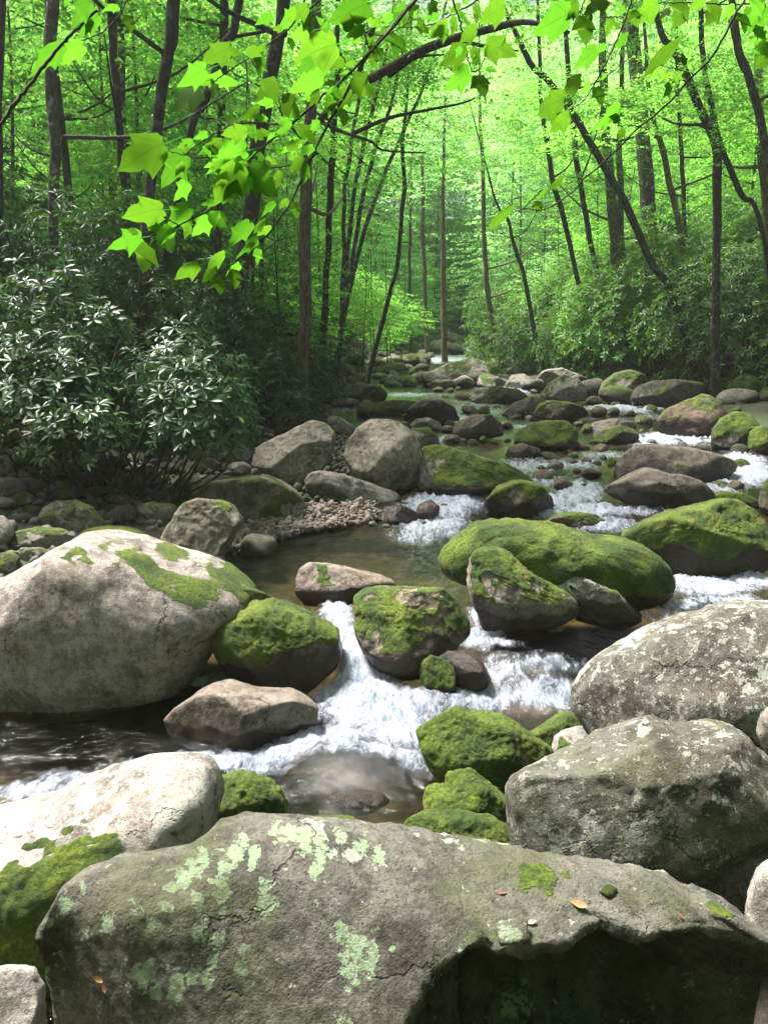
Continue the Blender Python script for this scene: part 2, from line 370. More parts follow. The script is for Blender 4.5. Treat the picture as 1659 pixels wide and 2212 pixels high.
def hit(u, v, fn=None):                # where the ray of (u, v) meets the water or the bank
    fn = fn or surface
    ys = np.concatenate([np.linspace(2.5, 12, 400), np.linspace(12, 110, 1600)[1:]])
    P = at(np.full(len(ys), float(u)), np.full(len(ys), float(v)), ys)
    k = np.nonzero(P[:, 2] <= fn(P[:, 0], P[:, 1]))[0]
    return P[k[0]] if len(k) else P[-1]

ns, nt_ = 260, 300
S = np.linspace(-1, 1, ns)
yy = np.concatenate([np.linspace(-60, 2, 40)[:-1], 2 * (330 / 2.0) ** np.linspace(0, 1, nt_ - 39)])
xx = (np.sign(S) * np.abs(S) ** 1.8)[None] * (18 + np.abs(yy) * 1.1)[:, None] + np.interp(yy, [0, 60], [0, 3])[:, None]
Y2 = np.repeat(yy[:, None], ns, 1)
Z2 = terrain(xx, Y2)
def grid_faces(nr, nc):
    i = np.arange(nr - 1)[:, None] * nc; j = np.arange(nc - 1)[None]
    return np.stack([i + j, i + j + 1, i + nc + j + 1, i + nc + j], -1).reshape(-1, 4)
gm = mesh_from('ground', np.stack([xx, Y2, Z2], -1).reshape(-1, 3), [grid_faces(len(yy), ns)], SOIL)
gm.materials.append(BED)
gq = grid_faces(len(yy), ns); cx = xx.ravel()[gq].mean(1); cy_ = Y2.ravel()[gq].mean(1)
gm.polygons.foreach_set('material_index', ((cx > XL(cy_) - 0.1) & (cx < XR(cy_) + 0.1)).astype(np.int32))
tag(obj('ground', gm), kind='structure')

# foam: white water where the stream breaks (u, v, half width, half height, strength)
FOAM = [(725, 1318, 32, 26, 1.0), (745, 1365, 26, 45, 1.0), (765, 1420, 34, 40, 1.1), (790, 1470, 75, 40, 1.15), (735, 1500, 60, 35, 1.0),
        (820, 1530, 120, 50, 1.1), (850, 1590, 95, 45, 0.95), (700, 1605, 110, 32, 0.95), (590, 1640, 110, 26, 0.9), (450, 1648, 110, 20, 0.8),
        (330, 1665, 110, 24, 0.7), (200, 1688, 110, 22, 0.8), (70, 1712, 100, 22, 0.8), (560, 1668, 70, 22, 0.7), (800, 1650, 120, 24, 0.7), (900, 1660, 60, 35, 0.55),
        (420, 1476, 80, 11, 1.0), (490, 1468, 30, 18, 0.9), (330, 1487, 70, 8, 0.7), (445, 1410, 16, 36, 0.55),
        (1040, 1385, 48, 26, 1.0), (1000, 1400, 40, 20, 0.8), (1025, 1325, 18, 40, 0.6), (1080, 1400, 40, 14, 0.5),
        (1010, 1470, 45, 40, 0.75), (1085, 1470, 60, 35, 0.5), (1180, 1512, 85, 28, 0.75), (1060, 1515, 80, 24, 0.8), (1190, 1455, 90, 26, 0.5), (1000, 1530, 60, 20, 0.6),
        (1545, 1268, 100, 20, 1.0), (1480, 1262, 40, 22, 0.9), (1630, 1255, 60, 18, 0.9), (1470, 1310, 60, 14, 0.6), (1560, 1300, 90, 12, 0.6), (1420, 1330, 50, 16, 0.45),
        (930, 1130, 75, 34, 0.85), (960, 1090, 80, 26, 1.0), (1000, 1075, 50, 18, 1.0), (905, 1160, 60, 20, 0.6), (1250, 1068, 50, 24, 1.0), (1200, 1085, 40, 14, 0.9), (1290, 1105, 80, 14, 1.0),
        (1180, 1110, 60, 10, 0.8), (1290, 1135, 90, 14, 0.8), (1380, 1105, 60, 10, 0.7), (1340, 1140, 40, 14, 0.6), (1140, 1010, 70, 18, 0.7), (1230, 1005, 70, 14, 0.6), (1180, 1040, 40, 12, 0.7),
        (1300, 985, 60, 9, 0.5), (1455, 950, 80, 12, 1.05), (1530, 945, 40, 12, 1.0), (1400, 958, 40, 8, 0.7), (1610, 1025, 70, 26, 1.0), (1560, 1050, 50, 18, 1.0), (1600, 995, 60, 14, 0.8), (1655, 960, 40, 12, 0.9),
        (1030, 885, 60, 14, 0.65), (1000, 905, 60, 10, 0.6), (1355, 884, 75, 8, 1.0), (1300, 882, 40, 6, 0.9), (1335, 862, 20, 10, 1.0), (1105, 842, 30, 8, 0.8), (1070, 850, 50, 8, 0.5), (880, 855, 60, 5, 0.7), (760, 885, 60, 5, 0.5),
        (1265, 828, 20, 8, 1.0), (960, 775, 60, 8, 0.8), (1000, 760, 50, 8, 0.9), (1040, 748, 25, 8, 0.9), (1150, 922, 60, 5, 0.5), (960, 950, 40, 8, 0.5), (800, 1110, 50, 8, 0.5), (120, 1215, 30, 14, 0.5)]
nr, nc = 560, 460
wy = 3.0 * (85 / 3.0) ** np.linspace(0, 1, nr)
ws = np.linspace(-1, 1, nc)
X = ws[None] * (2.2 + 0.50 * wy)[:, None] + 0.02 * wy[:, None]; Yw = np.repeat(wy[:, None], nc, 1)
Zw = W0(X, Yw)
U, V_ = project(np.stack([X, Yw, Zw], -1))
foam = np.zeros_like(X)
for (fu, fv, rx, ry, st) in FOAM:
    q = ((U - fu) / rx) ** 2 + ((V_ - fv) / ry) ** 2
    foam = np.maximum(foam, st * np.exp(-0.75 * q ** 1.3))
turb = np.clip(foam * 1.1 + 0.12, 0, 1)
P = np.stack([X.ravel(), Yw.ravel(), 0 * X.ravel()], 1)
n_a = fbm(P * np.array([2.6, 2.0, 1]), 3).reshape(X.shape); n_b = fbm(P * np.array([8.0, 6.5, 1]) + 5, 3, ridged=True).reshape(X.shape); n_c = fbm(P * np.array([22.0, 16.0, 1]) + 11, 2).reshape(X.shape)
sc_ = np.clip(Yw / 7.0, 0.6, 1.6)
Zw = Zw + turb * sc_ * (0.07 * n_a + 0.045 * n_b + 0.022 * n_c) + 0.012 * n_a + 0.006 * n_b
for (hu, hv, hr, hh) in [(760, 1668, 0.42, 0.13), (1090, 1440, 0.35, 0.06), (1190, 1470, 0.4, 0.07), (930, 1520, 0.3, 0.05)]:   # water humping over sunk stones
    c = hit(hu, hv, W0); Zw = Zw + hh * np.exp(-(((X - c[0]) / hr) ** 2 + ((Yw - c[1]) / (hr * 0.9)) ** 2))
n_f = fbm(P * np.array([1.1, 0.55, 1]) + 21, 4).reshape(X.shape)
foam = foam + 0.20 * np.clip(n_b - 0.25, 0, 1) * (Yw < 20) * smooth(5.2, 6.5, Yw) + smooth(14, 24, Yw) * (0.10 + 0.9 * n_f) + 0.10 * n_a + 0.12 * n_b * np.clip(foam * 2, 0.25, 1)
wm = mesh_from('stream_water', np.stack([X, Yw, Zw], -1).reshape(-1, 3), [grid_faces(nr, nc)], WATER, True, {'foam': foam.ravel(), 'turb': turb.ravel()})
tag(obj('stream_water', wm), kind='structure')

# air: a thin even haze round the whole place
hz = MB(); hx0, hx1, hy0, hy1, hz0, hz1 = -700, 700, -120, 420, -6.0, 95.0
hv = np.array([(x, y, z) for z in (hz0, hz1) for y in (hy0, hy1) for x in (hx0, hx1)])
hm = NT('haze_air'); vol = hm.n('VolumePrincipled', {'Color': (0.86, 0.95, 0.84), 'Density': HAZE, 'Anisotropy': 0.3}); hm.t.links.new(vol.outputs[0], hm.out.inputs[1])
if HAZE > 0:
    tag(obj('haze', mesh_from('haze', hv, [np.array([(0, 2, 3, 1), (4, 5, 7, 6), (0, 1, 5, 4), (2, 6, 7, 3), (0, 4, 6, 2), (1, 3, 7, 5)])], hm.m, False)), kind='stuff')
# ------------------------------------------------------------------ rocks
import bmesh
_ico = {}
def ico(sub):
    if sub not in _ico:
        b = bmesh.new(); bmesh.ops.create_icosphere(b, subdivisions=sub, radius=1.0)
        b.verts.ensure_lookup_table()
        _ico[sub] = (np.array([v.co for v in b.verts]), np.array([[v.index for v in f.verts] for f in b.faces])); b.free()
    return _ico[sub]
def finish_rock(name, V, T, base, seed, size, moss, side, wet_h, water_z, rough=1.0):
    rough *= 1.5
    """relief, moss and wet attributes, and the mesh in local coordinates about base"""
    N = normals(V, T); P = V + seed * 13.7
    f = 1.0 / max(size, 0.25)
    V = V + N * (size * rough * (0.030 * fbm(P * f * 1.6, 3) + 0.018 * fbm(P * f * 5 + 3, 4, ridged=True)))[:, None]
    N = normals(V, T)
    score = N[:, 2] * 0.55 + N @ np.asarray(side, float) * 0.5 + 1.0 * fbm(P * f * 1.5 + 40, 4) + 0.45 * fbm(P * f * 6 + 8, 4) + (moss - 0.5) * 2.2 - 0.25
    h = V[:, 2] - water_z
    if wet_h > 0:
        hn = h + 0.9 * wet_h * fbm(P * 2.6, 4)
        wet = 1 - smooth(0.35 * wet_h, 1.5 * wet_h, hn)
        score = score - 1.4 * (1 - smooth(0.35 * wet_h, 1.1 * wet_h, hn))
    else: wet = np.zeros(len(V))
    mo = smooth(-0.20, 0.22, score)
    tuft = 0.55 + 0.9 * fbm(P * 9.0, 4) + 0.5 * fbm(P * 30.0 + 2, 2)
    V = V + N * (mo * np.clip(tuft, 0, 2) * min(0.020, 0.02 * size + 0.005))[:, None]
    return mesh_from(name, V - base, [T], ROCK, True, {'moss': mo, 'wet': wet})
def props(o, tint=(1, 1, 1), lichen=0.3, green=0.0, algae=0.2):
    o['tint'] = tuple(float(c) for c in tint); o['lichen'] = float(lichen); o['lichen_green'] = float(green); o['algae'] = float(algae)
ROCKS_PX = []
def rock(label, poly, moss=0.3, vb=None, depth=0.8, sub=5, box=0.75, tint=(1, 1, 1), lichen=0.3, green=0.0, algae=0.2, wet=0.10, facets=7, seed=1, side=(0, 0, 0), lean=0.0, y=None, name='boulder', rough=1.0, cat='boulder', float_z=None):
    poly = np.array(poly, float); vmax = poly[:, 1].max() if vb is None else vb
    uc = 0.5 * (poly[:, 0].min() + poly[:, 0].max())
    ROCKS_PX.append((poly[:, 0].min(), poly[:, 0].max(), poly[:, 1].min(), poly[:, 1].max()))
    g = hit(uc, vmax)
    wpx = poly[:, 0].max() - poly[:, 0].min(); hpx = poly[:, 1].max() - poly[:, 1].min()
    yf = g[1] if y is None else y
    Dr = depth * 0.5 * (0.5 * wpx + 0.7 * hpx) / F * yf
    yc = yf + 0.55 * Dr if y is None else y
    Q = at(poly[:, 0], poly[:, 1], yc); q = Q[:, [0, 2]]
    x0, z0 = q[:, 0], q[:, 1]; x1, z1 = np.roll(x0, -1), np.roll(z0, -1)
    cr = x0 * z1 - x1 * z0; A = cr.sum() / 2
    c = np.array([((x0 + x1) * cr).sum(), ((z0 + z1) * cr).sum()]) / (6 * A)
    # radius of the outline in each direction
    K = 360; th = np.arange(K) / K * 2 * math.pi; rr = np.zeros(K)
    d = np.stack([np.cos(th), np.sin(th)], 1)
    for a, b in zip(q - c, np.roll(q, -1, axis=0) - c):
        e = b - a; den = d[:, 0] * e[1] - d[:, 1] * e[0]
        with np.errstate(divide='ignore', invalid='ignore'):
            t = (a[0] * e[1] - a[1] * e[0]) / den; s = (a[0] * d[:, 1] - a[1] * d[:, 0]) / den
        ok = (t > 0) & (s >= 0) & (s <= 1) & np.isfinite(t); rr = np.where(ok, np.maximum(rr, t), rr)
    rr[rr == 0] = rr[rr > 0].mean()
    ker = np.array([1, 3, 5, 3, 1.0]); ker /= ker.sum()
    rr = sum(k * np.roll(rr, i - 2) for i, k in enumerate(ker))
    S_, T = ico(sub); rho = np.hypot(S_[:, 0], S_[:, 2]); ang = np.arctan2(S_[:, 2], S_[:, 0]) % (2 * math.pi)
    r = np.interp(ang, np.append(th, 2 * math.pi), np.append(rr, rr[0]))
    rp = rho ** box; size = math.sqrt(abs(A))
    dy = np.sign(S_[:, 1]) * np.abs(S_[:, 1]) ** box * Dr
    V = np.stack([r * rp * np.cos(ang), dy, r * rp * np.sin(ang)], 1)
    rs = np.random.RandomState(seed * 7 + 1)
    for i in range(facets + (4 if facets > 1 else 0)):                 # broken faces, mostly towards the sides one sees
        n = np.array([rs.uniform(-0.6, 0.6), rs.choice([-1, -1, -1, 1]) * rs.uniform(0.55, 1.0), rs.uniform(-0.35, 0.9)]); n /= np.linalg.norm(n)
        pr = V @ n; lim = pr.max() * rs.uniform(0.68, 0.88)
        V = V - n[None] * (np.maximum(pr - lim, 0) * 0.94)[:, None]
    V[:, 1] += lean * V[:, 2]
    V += np.array([c[0], yc, c[1]])
    base = np.array([c[0], yc, V[:, 2].min()]) if float_z is None else np.array([c[0], yc, V[:, 2].min()])
    wz = float(W0(np.array(c[0]), np.array(yf)))
    me = finish_rock(name, V, T, base, seed, size, moss, side, wet * (1 if y is None else 0), wz, rough)
    o = tag(obj(name, me, None, base), label, cat); props(o, tint, lichen, green, algae)
    return o

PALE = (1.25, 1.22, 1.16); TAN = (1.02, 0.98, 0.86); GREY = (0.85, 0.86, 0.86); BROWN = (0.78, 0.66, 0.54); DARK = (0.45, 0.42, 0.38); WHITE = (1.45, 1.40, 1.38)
# -- lower stream
rock('huge pale grey boulder with speckled lichen at the left edge, dipping into the brown pool',
     [(-330, 1420), (-240, 1340), (-140, 1300), (0, 1262), (60, 1227), (105, 1202), (165, 1160), (240, 1160), (300, 1172), (370, 1202), (430, 1220), (475, 1237), (515, 1260), (545, 1285), (545, 1305), (515, 1335), (480, 1375), (448, 1425), (424, 1466), (350, 1480), (250, 1502), (150, 1522), (0, 1545), (-150, 1580), (-300, 1590)],
     moss=0.13, sub=6, depth=0.62, box=0.60, tint=(1.52, 1.42, 1.38), lichen=0.42, algae=0.1, wet=0, seed=3, facets=1, side=(2.1, 0.3, 0.5), vb=1484, rough=0.6)
rock('low moss-topped ledge running from the huge pale boulder to the waterfall',
     [(385, 1250), (410, 1240), (470, 1244), (530, 1266), (585, 1288), (606, 1304), (600, 1324), (540, 1345), (470, 1350), (420, 1310)], moss=0.62, sub=5, depth=0.7, tint=WHITE, lichen=0.2, wet=0.04, seed=58, side=(-0.3, -0.3, 0.2), y=7.2)
rock('rounded mossy boulder with a brown wet foot beside the white waterfall',
     [(452, 1347), (460, 1330), (490, 1317), (530, 1309), (575, 1307), (620, 1319), (665, 1337), (700, 1357), (725, 1377), (735, 1412), (720, 1440), (675, 1475), (630, 1503), (565, 1506), (510, 1468), (478, 1405)],
     moss=0.70, sub=6, depth=0.95, tint=BROWN, lichen=0.1, wet=0.46, seed=4, facets=3, side=(-0.5, 0, 0.4), vb=1512)
rock('low smooth brown rock with two small moss tufts lying in the brown pool',
     [(352, 1561), (370, 1541), (400, 1521), (425, 1501), (455, 1486), (495, 1482), (540, 1496), (590, 1501), (635, 1501), (670, 1521), (685, 1536), (682, 1575), (665, 1600), (575, 1612), (475, 1615), (400, 1605), (360, 1585)],
     moss=0.20, sub=6, depth=0.75, tint=(0.95, 0.84, 0.76), lichen=0.15, wet=0.12, seed=5, facets=4, rough=0.6)
rock('flat-topped rock striped with moss in the middle of the waterfall',
     [(765, 1335), (768, 1300), (785, 1285), (830, 1278), (900, 1278), (960, 1280), (985, 1300), (1005, 1335), (1015, 1365), (985, 1390), (940, 1425), (905, 1455), (860, 1460), (815, 1440), (785, 1400), (768, 1365)],
     moss=0.50, sub=6, depth=0.9, tint=(1.1, 0.95, 0.75), lichen=0.2, wet=0.32, seed=6, facets=7, side=(-0.5, 0, 0))
rock('flat dark slab with a moss knob above the waterfall',
     [(640, 1250), (645, 1230), (670, 1220), (720, 1222), (770, 1235), (820, 1245), (855, 1260), (850, 1280), (780, 1292), (720, 1305), (660, 1305), (640, 1280)],
     moss=0.30, tint=(1.1, 0.95, 0.85), lichen=0.2, wet=0.18, seed=7, side=(-0.9, 0, 0))
rock('small round moss-capped rock at the foot of the right cascade',
     [(907, 1460), (910, 1435), (930, 1421), (955, 1425), (980, 1445), (985, 1490), (965, 1512), (930, 1505)], moss=0.62, tint=BROWN, wet=0.16, seed=8, side=(-0.5, 0, 0))
rock('wet reddish rock sunk in the right cascade',
     [(945, 1425), (970, 1408), (1005, 1410), (1040, 1430), (1060, 1465), (1040, 1500), (985, 1505), (960, 1470)], moss=0.02, tint=BROWN, lichen=0.1, wet=0.68, seed=9)
rock('long moss-covered boulder in midstream behind the pale slab',
     [(951, 1202), (964, 1177), (994, 1152), (1024, 1130), (1064, 1124), (1109, 1128), (1154, 1134), (1209, 1144), (1259, 1157), (1309, 1164), (1354, 1167), (1389, 1182), (1419, 1202), (1437, 1222), (1447, 1252), (1444, 1280), (1419, 1300), (1369, 1310), (1200, 1300), (1010, 1255), (960, 1238), (952, 1215)],
     moss=0.80, sub=6, depth=0.62, tint=TAN, lichen=0.25, wet=0.16, seed=10, facets=1)
rock('three-cornered mossy rock with a pale left face in front of the long mossy boulder',
     [(1010, 1262), (1012, 1232), (1018, 1205), (1028, 1192), (1050, 1188), (1085, 1192), (1110, 1206), (1140, 1235), (1180, 1262), (1215, 1280), (1240, 1300), (1248, 1325), (1200, 1340), (1140, 1355), (1090, 1375), (1060, 1375), (1040, 1345), (1022, 1300)],
     moss=0.52, sub=6, depth=0.8, tint=(1.2, 1.1, 0.95), lichen=0.35, wet=0.22, seed=11, facets=9, side=(0.7, 0, 0))
rock('thin tilted slab edged with pale lichen leaning on the long mossy boulder',
     [(1116, 1185), (1125, 1180), (1160, 1198), (1200, 1217), (1245, 1235), (1290, 1253), (1325, 1268), (1345, 1290), (1385, 1330), (1340, 1352), (1240, 1330), (1190, 1280), (1150, 1225), (1120, 1200)],
     moss=0.40, sub=5, depth=0.8, tint=(0.95, 0.92, 0.85), lichen=0.8, wet=0.19, seed=12, side=(-0.4, -0.3, 0), vb=1335)
rock('tiny mossy stone in the dark pool below the three-cornered rock', [(1160, 1362), (1175, 1343), (1190, 1334), (1210, 1342), (1218, 1362), (1190, 1372)], moss=0.5, sub=4, tint=BROWN, wet=0.05, seed=13)
rock('big bright moss-covered boulder at the right edge of midstream',
     [(1349, 1162), (1379, 1142), (1419, 1122), (1464, 1107), (1514, 1094), (1569, 1086), (1609, 1088), (1629, 1102), (1649, 1127), (1656, 1182), (1642, 1226), (1579, 1242), (1504, 1246), (1444, 1238), (1415, 1205)],
     moss=0.74, sub=6, depth=0.8, tint=BROWN, lichen=0.15, wet=0.30, seed=14, side=(-0.55, 0, 0.2))
rock('dark green moss dome standing in the white rapids',
     [(1040, 1107), (1050, 1080), (1075, 1055), (1105, 1042), (1135, 1040), (1165, 1050), (1190, 1075), (1208, 1098), (1160, 1114), (1110, 1120), (1060, 1118)], moss=0.72, depth=0.8, tint=BROWN, wet=0.27, seed=15, side=(-0.4, 0, 0))
rock('low flat mossy stone between the rapids and the long mossy boulder', [(1172, 1130), (1200, 1115), (1240, 1109), (1290, 1113), (1312, 1130), (1290, 1142), (1220, 1145)], moss=0.55, tint=BROWN, wet=0.08, seed=16)
rock('pale topped wedge boulder with a dark wet right end in the upper rapids',
     [(1329, 1030), (1344, 990), (1369, 969), (1404, 962), (1479, 967), (1520, 975), (1560, 988), (1594, 1000), (1582, 1018), (1554, 1040), (1454, 1040), (1400, 1040), (1340, 1042)], moss=0.28, depth=0.8, tint=(1.15, 1.05, 0.95), lichen=0.2, wet=0.30, seed=17, side=(-0.8, 0, 0))
rock('brown wet boulder below the pale wedge boulder in the rapids',
     [(1297, 1055), (1330, 1045), (1360, 1025), (1400, 1012), (1450, 1025), (1490, 1030), (1520, 1045), (1540, 1068), (1510, 1096), (1450, 1100), (1400, 1102), (1370, 1088), (1330, 1075)], moss=0.12, depth=0.7, tint=(0.95, 0.84, 0.76), lichen=0.2, wet=0.27, seed=18, facets=9)
rock('flat mossy stone behind the big bright mossy boulder', [(1512, 1088), (1530, 1072), (1560, 1064), (1600, 1066), (1632, 1080), (1640, 1095), (1570, 1098)], moss=0.7, tint=BROWN, wet=0.08, seed=19)
rock('mossy brown boulder cut off by the right frame edge in the rapids', [(1645, 1095), (1648, 1060), (1658, 1035), (1700, 1030), (1740, 1080), (1700, 1120), (1655, 1115)], moss=0.45, tint=BROWN, seed=20)
# -- left bank of midstream
rock('grey-green leaning boulder with a yellow moss streak beside the gravel bar',
     [(348, 1175), (352, 1160), (375, 1120), (400, 1090), (425, 1079), (480, 1084), (500, 1095), (522, 1125), (510, 1150), (485, 1200), (470, 1212), (430, 1210), (395, 1198), (350, 1182)], moss=0.30, sub=6, depth=0.85, tint=(1.02, 1.0, 0.82), lichen=0.35, algae=0.6, wet=0.04, seed=21, facets=6)
rock('flat-topped tan boulder with a mossy front behind the gravel bar',
     [(420, 1065), (430, 1052), (470, 1040), (530, 1032), (575, 1031), (610, 1045), (640, 1065), (655, 1085), (657, 1110), (640, 1122), (570, 1120), (520, 1115), (480, 1090), (430, 1080)], moss=0.42, sub=5, depth=0.9, tint=(1.2, 1.1, 0.9), lichen=0.3, algae=0.5, wet=0.03, seed=22, side=(0.3, -0.6, -0.3))
rock('big round pale boulder, left of the pair above the log-shaped rock',
     [(548, 1000), (555, 970), (600, 943), (645, 921), (675, 909), (700, 913), (722, 935), (724, 960), (710, 995), (690, 1020), (660, 1040), (620, 1046), (570, 1034), (550, 1018)], moss=0.22, sub=6, depth=0.9, tint=(1.45, 1.36, 1.15), lichen=0.45, algae=0.35, wet=0.03, seed=23, facets=5, side=(-0.8, 0, 0))
rock('egg-shaped boulder with a shaded right face, right of the pair above the log-shaped rock',
     [(746, 985), (752, 955), (775, 925), (800, 908), (830, 905), (860, 912), (890, 935), (905, 965), (912, 1000), (905, 1045), (880, 1065), (840, 1066), (800, 1055), (765, 1020)], moss=0.15, sub=6, depth=0.9, tint=(1.45, 1.36, 1.15), lichen=0.35, algae=0.3, wet=0.05, seed=24, facets=6)
rock('small pale slab wedged between the two round boulders', [(705, 905), (713, 896), (740, 905), (768, 925), (772, 938), (757, 946), (725, 930), (707, 912)], moss=0.05, sub=4, tint=WHITE, lichen=0.3, wet=0, seed=25, vb=948)
rock('pale rock with mossy right side peeping out behind the egg-shaped boulder', [(870, 945), (890, 925), (925, 925), (945, 945), (950, 965), (900, 985), (870, 970)], moss=0.42, sub=4, tint=PALE, lichen=0.5, wet=0.03, seed=26, side=(0.6, 0, 0))
rock('sloping boulder, pale on top and mossy below, right of the egg-shaped boulder',
     [(904, 1052), (906, 1007), (914, 972), (929, 961), (959, 964), (1004, 977), (1044, 992), (1089, 1004), (1129, 1022), (1155, 1045), (1120, 1056), (1079, 1060), (1039, 1068), (954, 1074), (906, 1073)], moss=0.45, sub=6, depth=0.75, tint=PALE, lichen=0.5, wet=0.14, seed=27, side=(0.2, -0.9, -0.3))
rock('long log-shaped pale rock at the foot of the two round boulders',
     [(658, 1040), (668, 1022), (690, 1018), (740, 1026), (800, 1045), (850, 1062), (868, 1078), (840, 1090), (790, 1088), (720, 1082), (670, 1068)], moss=0.05, sub=5, depth=0.6, tint=PALE, lichen=0.3, wet=0.03, seed=28, facets=3)
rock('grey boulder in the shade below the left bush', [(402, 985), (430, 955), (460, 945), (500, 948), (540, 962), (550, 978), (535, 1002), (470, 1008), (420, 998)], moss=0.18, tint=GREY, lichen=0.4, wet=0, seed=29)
rock('small round pale stone in front of the round boulder', [(495, 1010), (505, 998), (525, 996), (542, 1008), (542, 1024), (520, 1028), (497, 1025)], moss=0.02, sub=4, tint=PALE, wet=0, seed=30)
rock('small pale stone with a mossy right corner below the grey shaded boulder', [(415, 1000), (430, 988), (460, 990), (480, 1005), (475, 1020), (440, 1018), (417, 1012)], moss=0.4, sub=4, tint=TAN, wet=0, seed=31, side=(0.7, 0, 0))
rock('brown rock in the dry stones left of the small round pale stone', [(358, 1005), (372, 985), (400, 985), (413, 1000), (410, 1015), (375, 1018)], moss=0.1, sub=4, tint=TAN, lichen=0.4, wet=0, seed=32)
rock('mossy edged brown rock behind the flat-topped tan boulder', [(362, 1082), (375, 1050), (395, 1025), (430, 1027), (500, 1030), (530, 1036), (440, 1058), (425, 1075), (395, 1092)], moss=0.35, sub=5, tint=TAN, wet=0, seed=33, side=(-0.8, 0, 0), vb=1088)
rock('dome-shaped mossy stone among the cobbles of the left bank', [(88, 1125), (95, 1100), (120, 1085), (160, 1083), (195, 1100), (225, 1135), (215, 1148), (150, 1152), (100, 1145)], moss=0.45, sub=5, tint=TAN, lichen=0.55, wet=0, seed=34)
rock('low bright green moss cushion rock above the huge pale boulder', [(158, 1162), (185, 1146), (230, 1140), (285, 1145), (320, 1158), (350, 1165), (340, 1180), (200, 1185)], moss=0.7, sub=5, tint=BROWN, wet=0, seed=35)
rock('flat mossy rock with a pale rim at the far left of the left bank', [(18, 1175), (35, 1150), (75, 1142), (130, 1146), (162, 1160), (150, 1180), (90, 1190), (30, 1190)], moss=0.5, sub=5, tint=TAN, lichen=0.5, wet=0, seed=36)
rock('thin grey-green slab under the flat mossy rock at far left', [(28, 1200), (45, 1185), (90, 1184), (112, 1200), (95, 1212), (45, 1215)], moss=0.35, sub=4, tint=TAN, wet=0, seed=37)
rock('dark mossy rock at the left edge behind the huge pale boulder', [(-20, 1225), (-10, 1200), (15, 1194), (40, 1205), (45, 1230), (20, 1250), (-15, 1255)], moss=0.5, sub=4, tint=DARK, wet=0.05, seed=38)
rock('pale lichen-covered rock cut by the left frame edge', [(-40, 1150), (-25, 1115), (0, 1110), (20, 1135), (28, 1155), (15, 1180), (-30, 1185)], moss=0.1, sub=4, tint=PALE, lichen=0.7, wet=0, seed=39)
rock('pale speckled stone topmost among the left bank cobbles', [(103, 1062), (110, 1045), (128, 1039), (150, 1050), (158, 1068), (130, 1076)], moss=0.1, sub=4, tint=PALE, lichen=0.6, wet=0, seed=40)
rock('flat stone with green moss top left of the grey-green leaning boulder', [(293, 1115), (298, 1092), (330, 1086), (370, 1090), (392, 1105), (385, 1125), (340, 1135), (305, 1130)], moss=0.5, sub=5, tint=TAN, wet=0, seed=41, side=(-0.3, 0, 0))
# -- near bank
rock('white lichen-crusted boulder with a mossy front at lower left',
     [(-220, 1880), (-150, 1820), (-10, 1776), (75, 1756), (150, 1726), (225, 1701), (300, 1681), (360, 1671), (415, 1665), (445, 1669), (456, 1691), (460, 1746), (450, 1800), (435, 1850), (400, 1930), (300, 2050), (100, 2150), (-120, 2160), (-240, 2000)],
     moss=0.24, sub=6, depth=0.72, box=0.7, tint=WHITE, lichen=0.75, algae=0.0, wet=0, seed=42, facets=1, side=(-0.5, -2.0, -1.0), y=3.95)
rock('mossy ledge along the back of the white lichen-crusted boulder', [(120, 1745), (150, 1722), (220, 1698), (290, 1678), (350, 1668), (370, 1680), (330, 1720), (200, 1760)], moss=0.7, sub=5, tint=BROWN, wet=0.03, seed=43, vb=1735)
rock('moss-covered rock right beside the white lichen-crusted boulder', [(450, 1690), (500, 1680), (540, 1682), (580, 1700), (610, 1725), (620, 1752), (612, 1790), (560, 1830), (470, 1830), (452, 1760)], moss=0.85, sub=6, tint=TAN, wet=0.03, seed=44, rough=1.6, vb=1800)
rock('low moss hump peeping over the foreground boulder', [(625, 1795), (650, 1774), (700, 1764), (750, 1770), (800, 1790), (830, 1815), (740, 1835), (640, 1825)], moss=0.85, sub=5, tint=TAN, wet=0.03, seed=45, vb=1815)
rock('small wet dark stone breaking the water in front of the foaming pool', [(703, 1730), (730, 1718), (780, 1713), (830, 1720), (845, 1735), (800, 1750), (740, 1752)], moss=0.0, sub=5, tint=BROWN, lichen=0.3, wet=0.54, seed=46)
rock('elongated mossy boulder tilted towards the foaming pool',
     [(904, 1583), (911, 1566), (944, 1551), (974, 1537), (1004, 1546), (1044, 1556), (1089, 1563), (1129, 1586), (1169, 1608), (1191, 1623), (1186, 1660), (1149, 1678), (1115, 1708), (1090, 1722), (1059, 1714), (1029, 1692), (970, 1675), (929, 1645)], moss=0.74, sub=6, depth=0.75, tint=TAN, wet=0.04, seed=47, facets=6, rough=1.2)
rock('mossy rock between the elongated mossy boulder and the big lichen boulder', [(1140, 1595), (1180, 1570), (1220, 1545), (1260, 1543), (1285, 1565), (1280, 1595), (1200, 1620)], moss=0.75, sub=5, tint=TAN, wet=0.03, seed=48)
rock('pale stone with a moss cap left of the big lichen boulder', [(1188, 1640), (1200, 1598), (1225, 1575), (1270, 1570), (1300, 1590), (1325, 1610), (1290, 1660), (1200, 1670)], moss=0.36, sub=5, tint=WHITE, lichen=0.4, wet=0, seed=49)
rock('stepped mossy block in front of the elongated mossy boulder', [(918, 1740), (922, 1712), (940, 1706), (964, 1710), (968, 1682), (1000, 1673), (1015, 1672), (1040, 1697), (1075, 1720), (1108, 1745), (1112, 1790), (1010, 1790), (925, 1775)], moss=0.70, sub=6, box=0.6, tint=TAN, lichen=0.3, wet=0, seed=50, rough=1.3)
